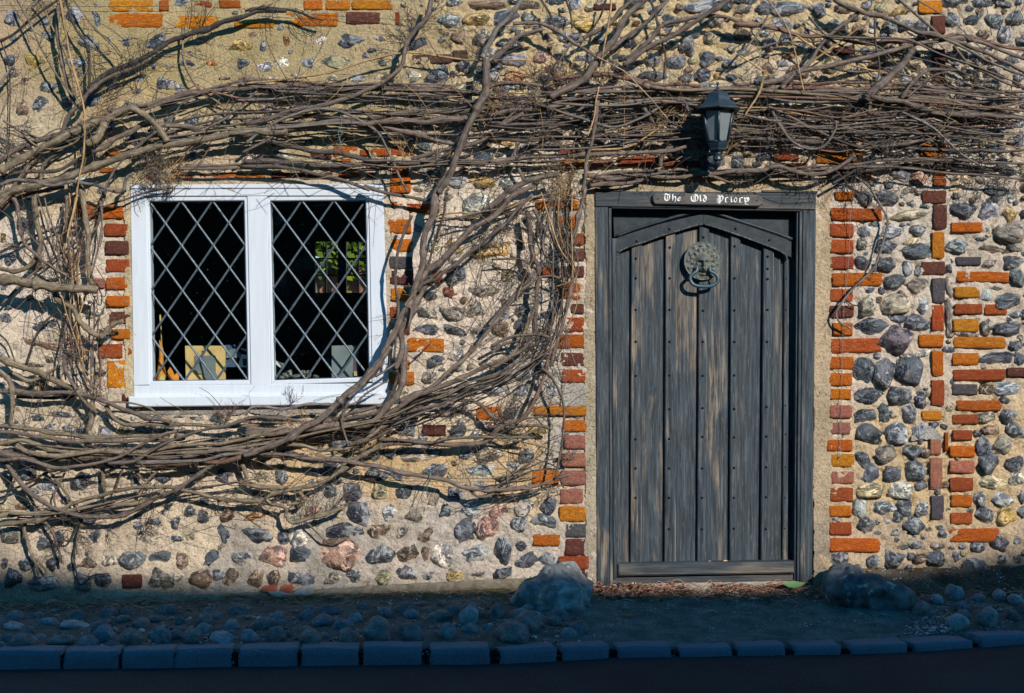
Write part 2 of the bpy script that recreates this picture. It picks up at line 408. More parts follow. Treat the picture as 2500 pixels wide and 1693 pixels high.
# --- road and pavement
road = sheet('road', M['road'], np.linspace(-60, 60, 25), np.linspace(-60, 60, 25), lambda X, Y: X * 0, horiz=True, kind='structure')
def near_road(X, Y): return .006 + .004 * fbm(X * 2, Y * 2, 5)
carriageway = sheet('carriageway', M['road'], np.linspace(-7, 7, 120), np.linspace(-6, -.3, 60), near_road, horiz=True, kind='structure')
def pave_z(X, Y):
    d = -Y
    edge = interp(X, KERB) - .05
    tar = np.clip((X - .28) / .1, 0, 1) * np.clip((1.98 - X) / .12, 0, 1)
    n = fbm(X * 9, Y * 9, 2) * .012 * (1 - .75 * tar) + fbm(X * 45, Y * 45, 8) * .005 * (1 - .6 * tar)
    return np.where(d > edge, -.05, ground_z(X, d) + n)
PAVE_TINT = idw([(0, 1540, .055, .05, .04), (300, 1560, .06, .055, .045), (700, 1540, .055, .055, .05), (1100, 1540, .055, .055, .05), (1300, 1580, .05, .055, .055),
                 (600, 1480, .05, .055, .025)])
def pave_tint(X, Y):
    a = np.zeros(X.shape + (3,)); n = fbm(X * 4, Y * 4, 21)
    tar = np.clip((X + .06 * n - .2) / .12, 0, 1) * np.clip((2.02 + .06 * n - X) / .15, 0, 1)
    soil = np.array((.085, .085, .078)); moss = np.array((.07, .08, .035)); tarm = np.array((.07, .105, .10))
    mo = np.clip((.35 + Y * 1.0 + n * .5), 0, 1)[..., None]
    a = soil * (1 - mo) + moss * mo
    return a * (1 - tar[..., None]) + tarm * tar[..., None]
pave = sheet('pavement', M['ground'], np.arange(X0, X1 + .01, .0125), np.arange(-1.2, .05, .0125), pave_z, horiz=True, tint=pave_tint, kind='structure')

# --- kerb stones
kerb = box('kerb', None, M['step'], -3, -2.99, -1.1, -1.09, -.02, -.01)
bpy.data.objects.remove(kerb)
V = []; Fs = []
xs = np.linspace(X0, X1, 120)
for x in xs:
    d = float(interp(x, KERB)); z = float(interp(x, KTOP))
    V += [(x, -d + .016, -.02), (x, -d + .016, z - .022), (x, -d + .13, z - .016), (x, -d + .13, -.02)]
for i in range(len(xs) - 1):
    for k in range(3): Fs.append((4 * i + k, 4 * i + k + 1, 4 * i + k + 5, 4 * i + k + 4))
kerb = mk('kerb', V, Fs, M['ground'], kind='structure')
def blob_box(nx, ny, nz, seed, rnd=.28, amp=.06):
    """unit block with rounded, chipped edges; -1..1 in all axes"""
    V, Fs = [], []; idx = {}
    def vid(i, j, k):
        key = (i, j, k)
        if key not in idx:
            p = Vector((2 * i / nx - 1, 2 * j / ny - 1, 2 * k / nz - 1))
            q = Vector([math.copysign(min(abs(c), 1), c) for c in p])
            # squash corners
            s = (abs(q.x) ** 6 + abs(q.y) ** 6 + abs(q.z) ** 6) ** (1 / 6)
            q2 = q / max(s, 1e-6) * max(abs(q.x), abs(q.y), abs(q.z))
            q = q.lerp(q2, rnd * 3)
            q += Vector((mnoise.noise(q * 1.3 + Vector((seed, 0, 0))), mnoise.noise(q * 1.3 + Vector((0, seed, 5))), mnoise.noise(q * 1.3 + Vector((3, 0, seed))))) * amp
            q += q.normalized() * mnoise.noise(q * 3.1 + Vector((seed, seed, 1))) * amp * .6
            idx[key] = len(V); V.append(q)
        return idx[key]
    def face(f, a, b):
        for i in range(a):
            for j in range(b):
                Fs.append(tuple(vid(*f(i + u, j + v)) for u, v in ((0, 0), (1, 0), (1, 1), (0, 1))))
    face(lambda i, j: (i, 0, j), nx, nz); face(lambda i, j: (nx - i, ny, j), nx, nz)
    face(lambda i, j: (0, ny - i, j), ny, nz); face(lambda i, j: (nx, i, j), ny, nz)
    face(lambda i, j: (i, j, nz), nx, ny); face(lambda i, j: (i, ny - j, 0), nx, ny)
    return V, Fs
KM = [mesh('kerb_stone', *blob_box(8, 4, 5, s * 3.7, .10, .075), True, M['granite']) for s in range(5)]
KS = [('M', -60, 480), ('M', 510, 950), ('M', 985, 1395), ('M', 1415, 1865), ('M', 1935, 2402), ('N', 440, 905), ('N', 945, 1415), ('N', 1490, 1960),
      ('O', 45, 505), ('O', 550, 930), ('O', 1010, 1445), ('O', 1515, 1940), ('O', 1995, 2367), ('P', 465, 830), ('P', 915, 1365), ('P', 1390, 1885), ('P', 1925, 2360), ('M', -560, -90), ('P', 2400, 2800)]
for i, (r_, a, b) in enumerate(KS):
    pa = px(r_, a, 0)[0]; pb = px(r_, b, 0)[0]
    def fx(p):
        x = Xp(p)
        for _ in range(5): x = (p - 1250) * (CAMD - float(interp(x, KERB))) / F
        return x
    xa, xb = fx(pa), fx(pb); xm = (xa + xb) / 2
    da, db = float(interp(xa, KERB)), float(interp(xb, KERB)); z = float(interp(xm, KTOP)) + random.uniform(-.004, .006)
    ang = math.atan2(-(db - da), xb - xa)
    inst('kerb_stone', KM[i % 5], (xm, -(da + db) / 2 + .065, z / 2 - .03), kerb, ((xb - xa) / 2 + .004, .068, z / 2 + .032), (R(random.uniform(-3, 2)), R(random.uniform(-1.2, 1.2)), ang))

# --- the house across the road: out of view, its ridge heights shaped to shade the pavement and the foot of the wall
op = empty('house', (5, -9.5, 0), label='brick house with a slate roof standing across the road from the old doorway', cat='house')
wallm = simple('brick_far', (.16, .09, .065), .9, .3, 12, .2); slate = simple('slate', (.09, .09, .10), .7, .3, 8, .2)
box('wall', op, wallm, -9, 19, -14.5, -9.5, 0, 4.9)
RIDGE = [(-9, 7.46), (4.6, 7.46), (5.4, 7.40), (6.4, 7.35), (8.3, 7.325), (9.0, 7.40), (9.7, 7.53), (10.6, 7.6), (19, 7.6)]
V = []; Fs = []
for i, (x, z) in enumerate(RIDGE): V += [(x, -9.2, 4.86), (x, -12, z), (x, -14.8, 4.86), (x, -12, 4.7)]
for i in range(len(RIDGE) - 1):
    for k in range(4):
        Fs.append((4 * i + k, 4 * i + 4 + k, 4 * i + 4 + (k + 1) % 4, 4 * i + (k + 1) % 4))
Fs += [(0, 1, 2, 3), tuple(4 * len(RIDGE) - 4 + k for k in (3, 2, 1, 0))]
mk('roof', V, Fs, slate, op, smooth=False)
dkglass = simple('dark_glass', (.02, .025, .03), .1, .05, 3, 0, 0, .5); wf = M['paint']
for x in (-6, -2.5, 1, 4.5, 8, 11.5, 15):
    for z in (.9, 3.1):
        wo = box('window', op, dkglass, x, x + 1.1, -9.55, -9.47, z, z + 1.3)
        mb = MB()
        for a in ((x - .06, x, z - .06, z + 1.36), (x + 1.1, x + 1.16, z - .06, z + 1.36), (x, x + 1.1, z - .06, z), (x, x + 1.1, z + 1.3, z + 1.36), (x + .53, x + .57, z, z + 1.3), (x, x + .53, z + .63, z + .67), (x + .57, x + 1.1, z + .63, z + .67)):
            mb.add(*box_geo(a[0], a[1], -9.5, -9.44, a[2], a[3]))
        mb.out('frame', wf, wo, False)

# ================================================================== THE COTTAGE
cot = empty('cottage', (0, 0, .1), label='old flint and brick cottage front with a black oak door and white leaded window', cat='cottage')
WIN = [(318, 451), (936, 449), (948, 962), (326, 968)]          # outer corners of the white frame
WINC = ((318 + 326) / 2 + 8, 456, (936 + 948) / 2 - 8, 988)
DOORX = (1458, 1986); DOORY = (467, 1446)
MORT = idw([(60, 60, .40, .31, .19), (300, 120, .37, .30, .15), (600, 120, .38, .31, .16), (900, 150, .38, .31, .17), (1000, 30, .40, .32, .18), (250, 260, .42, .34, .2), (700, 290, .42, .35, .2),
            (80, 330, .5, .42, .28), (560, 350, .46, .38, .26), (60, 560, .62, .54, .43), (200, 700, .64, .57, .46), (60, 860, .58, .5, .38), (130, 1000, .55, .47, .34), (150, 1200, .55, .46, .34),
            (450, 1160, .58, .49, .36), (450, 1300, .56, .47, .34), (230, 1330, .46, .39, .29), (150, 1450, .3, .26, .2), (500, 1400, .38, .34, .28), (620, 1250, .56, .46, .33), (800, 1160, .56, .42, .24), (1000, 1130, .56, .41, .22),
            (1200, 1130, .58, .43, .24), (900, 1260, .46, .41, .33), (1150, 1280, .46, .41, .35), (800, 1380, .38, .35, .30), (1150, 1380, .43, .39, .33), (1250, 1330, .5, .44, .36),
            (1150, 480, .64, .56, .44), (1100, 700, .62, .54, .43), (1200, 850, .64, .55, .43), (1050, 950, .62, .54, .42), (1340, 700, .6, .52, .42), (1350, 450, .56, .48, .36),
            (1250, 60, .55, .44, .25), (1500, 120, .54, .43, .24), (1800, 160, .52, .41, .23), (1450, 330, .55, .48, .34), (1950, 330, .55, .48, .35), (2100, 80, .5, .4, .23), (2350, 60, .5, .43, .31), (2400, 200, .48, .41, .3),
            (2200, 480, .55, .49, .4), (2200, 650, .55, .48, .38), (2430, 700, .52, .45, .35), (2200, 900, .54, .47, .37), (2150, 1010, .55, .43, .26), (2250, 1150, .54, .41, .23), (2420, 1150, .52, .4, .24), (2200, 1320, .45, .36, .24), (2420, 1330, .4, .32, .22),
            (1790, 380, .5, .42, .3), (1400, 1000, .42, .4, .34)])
def rough_amp(X, Z):
    Xq = X * 500 + 1250; Yq = 846 - (Z - CAMZ) * 500
    left = np.clip((1050 - Xq) / 200, 0, 1)
    top = np.clip((300 - Yq) / 100, 0, 1)
    return 1 - .45 * left * top - .2 * left
def wall_y(X, Z):
    a = rough_amp(X, Z)
    Xq = X * 500 + 1250
    Yq = 846 - (Z - CAMZ) * 500
    rec = np.clip((Xq - 2050) / 100, 0, 1) * .004 + np.clip((Xq - 1130) / 80, 0, 1) * np.clip((430 - Yq) / 40, 0, 1) * np.clip((2050 - Xq) / 60, 0, 1) * .003 + np.clip((Xq - 1000) / 100, 0, 1) * np.clip((1300 - Xq) / 60, 0, 1) * .002
    return rec + a * (fbm(X * 7, Z * 7, 11) * .011 + fbm(X * 26, Z * 26, 12) * .010 + fbm(X * 70, Z * 70, 13, 2) * .0045) + (rec / .004 * .013 + .004) * np.clip(.08 - np.abs(fbm(X * 13, Z * 13, 51, 3)), 0, .08) / .08 * np.clip(fbm(X * 3, Z * 3, 52) * 4 + .8, 0, 1)
def keep_wall(X, Z):
    Xq = X * 500 + 1250; Yq = 846 - (Z - CAMZ) * 500
    win = (Xq > WINC[0]) & (Xq < WINC[2]) & (Yq > WINC[1]) & (Yq < WINC[3])
    door = (Xq > DOORX[0]) & (Xq < DOORX[1]) & (Yq > DOORY[0]) & (Yq < DOORY[1] + 400)
    return ~(win | door)
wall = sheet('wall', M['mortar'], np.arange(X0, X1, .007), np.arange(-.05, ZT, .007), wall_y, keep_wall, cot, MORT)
# roof, room behind the window and reveals
roofm = simple('clay_tile', (.22, .09, .05), .9, .3, 6, .2)
mk('roof', [(X0, .02, ZT), (X1, .02, ZT), (X1, 3, 4.5), (X0, 3, 4.5), (X0, 6, ZT), (X1, 6, ZT), (X0, .3, ZT - .08), (X1, .3, ZT - .08), (X0, 5.8, ZT - .08), (X1, 5.8, ZT - .08)],
   [(0, 1, 2, 3), (3, 2, 5, 4), (6, 8, 9, 7), (0, 6, 7, 1), (4, 5, 9, 8)], roofm, cot, smooth=False)
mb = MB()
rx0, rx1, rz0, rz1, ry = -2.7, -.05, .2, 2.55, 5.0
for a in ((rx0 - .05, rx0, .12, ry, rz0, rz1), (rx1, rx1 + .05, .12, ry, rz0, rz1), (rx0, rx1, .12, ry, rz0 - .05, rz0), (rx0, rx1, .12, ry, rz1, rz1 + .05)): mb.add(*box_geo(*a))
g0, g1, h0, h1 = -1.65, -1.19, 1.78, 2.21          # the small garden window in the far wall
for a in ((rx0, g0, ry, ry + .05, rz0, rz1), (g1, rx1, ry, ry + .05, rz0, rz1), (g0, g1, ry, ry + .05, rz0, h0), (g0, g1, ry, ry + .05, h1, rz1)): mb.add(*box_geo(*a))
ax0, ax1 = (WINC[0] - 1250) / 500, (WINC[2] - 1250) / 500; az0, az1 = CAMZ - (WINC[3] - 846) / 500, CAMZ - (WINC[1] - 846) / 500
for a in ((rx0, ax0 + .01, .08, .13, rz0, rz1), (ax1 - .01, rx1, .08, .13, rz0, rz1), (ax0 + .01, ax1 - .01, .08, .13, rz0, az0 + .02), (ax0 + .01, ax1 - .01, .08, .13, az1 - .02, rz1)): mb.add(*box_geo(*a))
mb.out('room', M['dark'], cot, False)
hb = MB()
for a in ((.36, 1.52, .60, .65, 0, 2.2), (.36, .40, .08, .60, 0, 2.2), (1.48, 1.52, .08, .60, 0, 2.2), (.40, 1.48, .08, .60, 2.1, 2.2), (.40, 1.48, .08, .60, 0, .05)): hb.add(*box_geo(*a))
hb.out('door_backing', M['dark'], cot, False)  # closed dark box added unseen behind the door to stop light leaking through
gw = empty('garden_window', (-1.4, 5, 1.8), cot); mb = MB()
for a in ((-1.455, -1.385, h0, h1), (-1.56, -1.55, h0, h1), (-1.29, -1.28, h0, h1)): mb.add(*box_geo(a[0], a[1], 4.97, 5.03, a[2], a[3]))
for z in (1.92, 2.06):
    for a in ((g0, -1.56), (-1.55, -1.455), (-1.385, -1.29), (-1.28, g1)): mb.add(*box_geo(a[0], a[1], 4.98, 5.02, z, z + .012))
mb.out('glazing_bar', M['iron'], gw, False)
# garden behind: a brick wall and a bush that the far window looks out on
gwall = box('garden_wall', None, simple('garden_brick', (.30, .13, .08), .9, .5, 9, .3), -9, 3, 14.0, 14.25, 0, 2.6, label='brick garden wall glimpsed through the far window behind the leaded glass', cat='wall')
bush = MB()
rg = random.Random(4)
for k in range(6500):
    c = Vector((rg.gauss(-2.4, 1.1), rg.uniform(13.3, 13.9), 2.98 + rg.gauss(0, .25)))
    a = Vector((rg.uniform(-1, 1), rg.uniform(-1, 1), rg.uniform(-1, 1))).normalized() * .07; b = Vector((rg.uniform(-1, 1), rg.uniform(-1, 1), rg.uniform(-1, 1))).normalized() * .05
    bush.add([c - a, c + b, c + a, c - b], [(0, 1, 2, 3)])
shrub = empty('garden_shrub', (-2.4, 13.6, 0), label='green leafy bush against the garden wall seen through the right leaded window', cat='bush')
bush.out('foliage', M['leaf'], shrub, False, color=(.10, .15, .012), kind='stuff')
for k in range(5):
    x = -3.2 + k * .4
    V, Fs = tube_geo(catmull([(x, 13.6, 0), (x + .1, 13.65, 1.2), (x - .1, 13.6, 2.6)], 5), .025, 6); mk('stem', V, Fs, M['bark'], shrub, color=(.15, .11, .08))
# ------------------------------------------------------------------ bricks in the wall (photo pixels: x0,y0,x1,y1,colour)
BRC = dict(O=(.72, .19, .015), Y=(.78, .28, .02), R=(.50, .105, .028), D=(.18, .062, .046), P=(.56, .21, .14), G=(.13, .12, .13), X=(.64, .14, .015), B=(.17, .10, .065))
BRICKS = '''265,0,375,29,Y 260,32,396,66,O 425,39,529,70,Y 388,0,412,27,O 476,0,518,18,R 535,0,587,20,X 571,53,670,69,Y 742,0,788,24,O 793,0,855,24,Y 860,0,963,23,Y 696,32,826,64,O 844,29,927,59,D 966,29,976,59,R 1008,133,1103,155,B 1107,122,1142,145,B
814,358,873,385,O 878,366,901,381,R 906,362,952,382,X 955,358,1013,381,R 755,372,808,388,D 829,387,873,396,O 600,422,648,440,O 662,421,705,438,D 717,420,745,437,R 750,419,812,436,D 826,420,916,435,R 446,423,503,440,R 515,421,597,441,X 256,370,313,379,O 241,410,307,422,O 310,425,440,440,R
958,405,998,428,R 951,431,1002,470,O 948,493,990,523,X 993,497,1073,520,R 945,535,1004,570,O 949,584,1005,615,O 951,626,1007,656,G 951,660,1010,694,D 1055,662,1079,691,R 954,704,998,734,Y 952,749,973,780,R 995,826,1085,859,O 957,880,1000,903,O 989,907,1011,940,O 950,907,985,938,O 958,786,1000,818,D
183,501,300,533,X 254,546,312,576,R 256,588,313,621,D 258,633,316,665,R 258,677,316,707,X 216,680,255,704,P 260,722,316,749,O 266,761,319,791,D 272,803,318,829,O 238,840,298,874,R 311,849,322,867,O 261,880,321,947,Y 298,962,313,980,D
1032,1038,1089,1063,D 1162,993,1223,1026,O 1299,992,1432,1016,Y 1373,1026,1432,1054,O 1378,1063,1430,1096,P 1372,1106,1430,1140,P 1299,1149,1366,1184,O 1370,1149,1430,1184,P 1367,1194,1424,1229,P 1367,1237,1430,1273,Y 1381,1280,1435,1312,G 1302,1305,1367,1333,O 1381,1316,1436,1355,D 1366,1359,1438,1391,R 1423,1394,1435,1420,D
1310,489,1411,511,O 1363,528,1408,561,O 1364,569,1426,597,R 1370,606,1427,636,D 1319,651,1360,677,R 1375,650,1427,677,D 1360,690,1418,731,X 1393,742,1426,766,D 1380,775,1426,810,R 1360,817,1426,850,X 1370,861,1427,894,D 1372,902,1430,934,R
1506,382,1607,407,R 1365,366,1466,383,R 1366,392,1426,410,O 1620,387,1664,407,R 1993,367,2106,398,O 1904,398,1972,413,R 1890,378,1950,391,R 1670,392,1740,408,D 1440,392,1500,408,P
2041,468,2086,489,O 2030,508,2154,538,X 2027,546,2085,578,R 2027,585,2085,617,R 2026,626,2085,657,R 2033,666,2154,698,O 2027,706,2083,736,R 2027,746,2085,775,D 2035,788,2083,819,O 2027,826,2151,861,R 2026,871,2085,901,X 2024,911,2082,941,O 2027,950,2079,975,O 2027,990,2080,1020,P 2026,1032,2077,1060,P 2021,1074,2082,1102,X 2030,1109,2086,1140,Y 2030,1151,2085,1181,P 2026,1191,2083,1225,R 2027,1235,2080,1262,O 2026,1276,2080,1306,R 2026,1315,2148,1348,X
2279,429,2311,454,R 2282,398,2311,426,X 2252,465,2311,496,D 2279,499,2312,558,D 2276,567,2306,630,Y 2250,639,2308,671,D 2277,679,2308,739,G 2276,745,2305,807,R 2246,817,2305,847,O 2276,857,2304,917,O 2274,928,2306,990,R 2252,1003,2300,1026,Y 2271,1065,2298,1110,P 2271,1118,2301,1194,P 2274,1211,2305,1268,G 2307,1056,2315,1101,X 2244,0,2302,32,Y 2276,38,2308,81,D 2279,120,2309,169,D 2279,178,2309,200,D 2279,256,2309,274,O 2279,301,2309,337,D 2249,352,2311,383,O 2255,208,2309,240,D
2324,543,2399,567,X 2336,627,2396,648,G 2336,663,2463,689,X 2332,700,2393,727,Y 2332,742,2400,767,R 2404,743,2458,769,R 2329,779,2390,810,Y 2329,823,2455,850,Y 2326,862,2390,891,O 2329,902,2455,929,R 2460,898,2520,920,D 2326,938,2387,964,G 2339,978,2445,1003,X 2326,1012,2389,1036,R 2327,1051,2375,1075,R 2320,1089,2381,1116,O 2320,1125,2380,1155,P 2320,1167,2377,1199,R 2323,1209,2374,1238,O 2321,1252,2374,1280,R 2320,1291,2441,1323,X 298,1403,346,1436,D
1450,8,1505,24,D 2035,115,2085,132,D'''
def brick_mesh(seed):
    V, Fs = blob_box(9, 3, 5, seed * 5.1, .13, .08)
    return mesh('brick', V, Fs, True, M['brick'])
BMESH = [brick_mesh(k) for k in range(10)]
rects = []
for i, q in enumerate(BRICKS.split()):
    a = q.split(','); x0, y0, x1, y1 = map(float, a[:4]); rects.append((x0, y0, x1, y1))
    flush = (x1 < 1050 and y1 < 450)
    prot = random.uniform(.001, .005) if flush else random.uniform(.005, .013)
    c = P((x0 + x1) / 2, (y0 + y1) / 2, prot); dep = .035
    k = (CAMD - prot) / F; col = BRC[a[4]]; j = random.uniform(.82, 1.15)
    o = inst('brick', BMESH[i % 10], (c.x, -prot + dep, c.z), wall, ((x1 - x0) / 2 * k * 1.03, dep, (y1 - y0) / 2 * k * 1.04),
             (0, R(random.uniform(-1.2, 1.2)) + (math.pi if i % 3 == 0 else 0), R(random.uniform(-1.5, 1.5))), (col[0] * j, col[1] * j * random.uniform(.9, 1.1), col[2]))
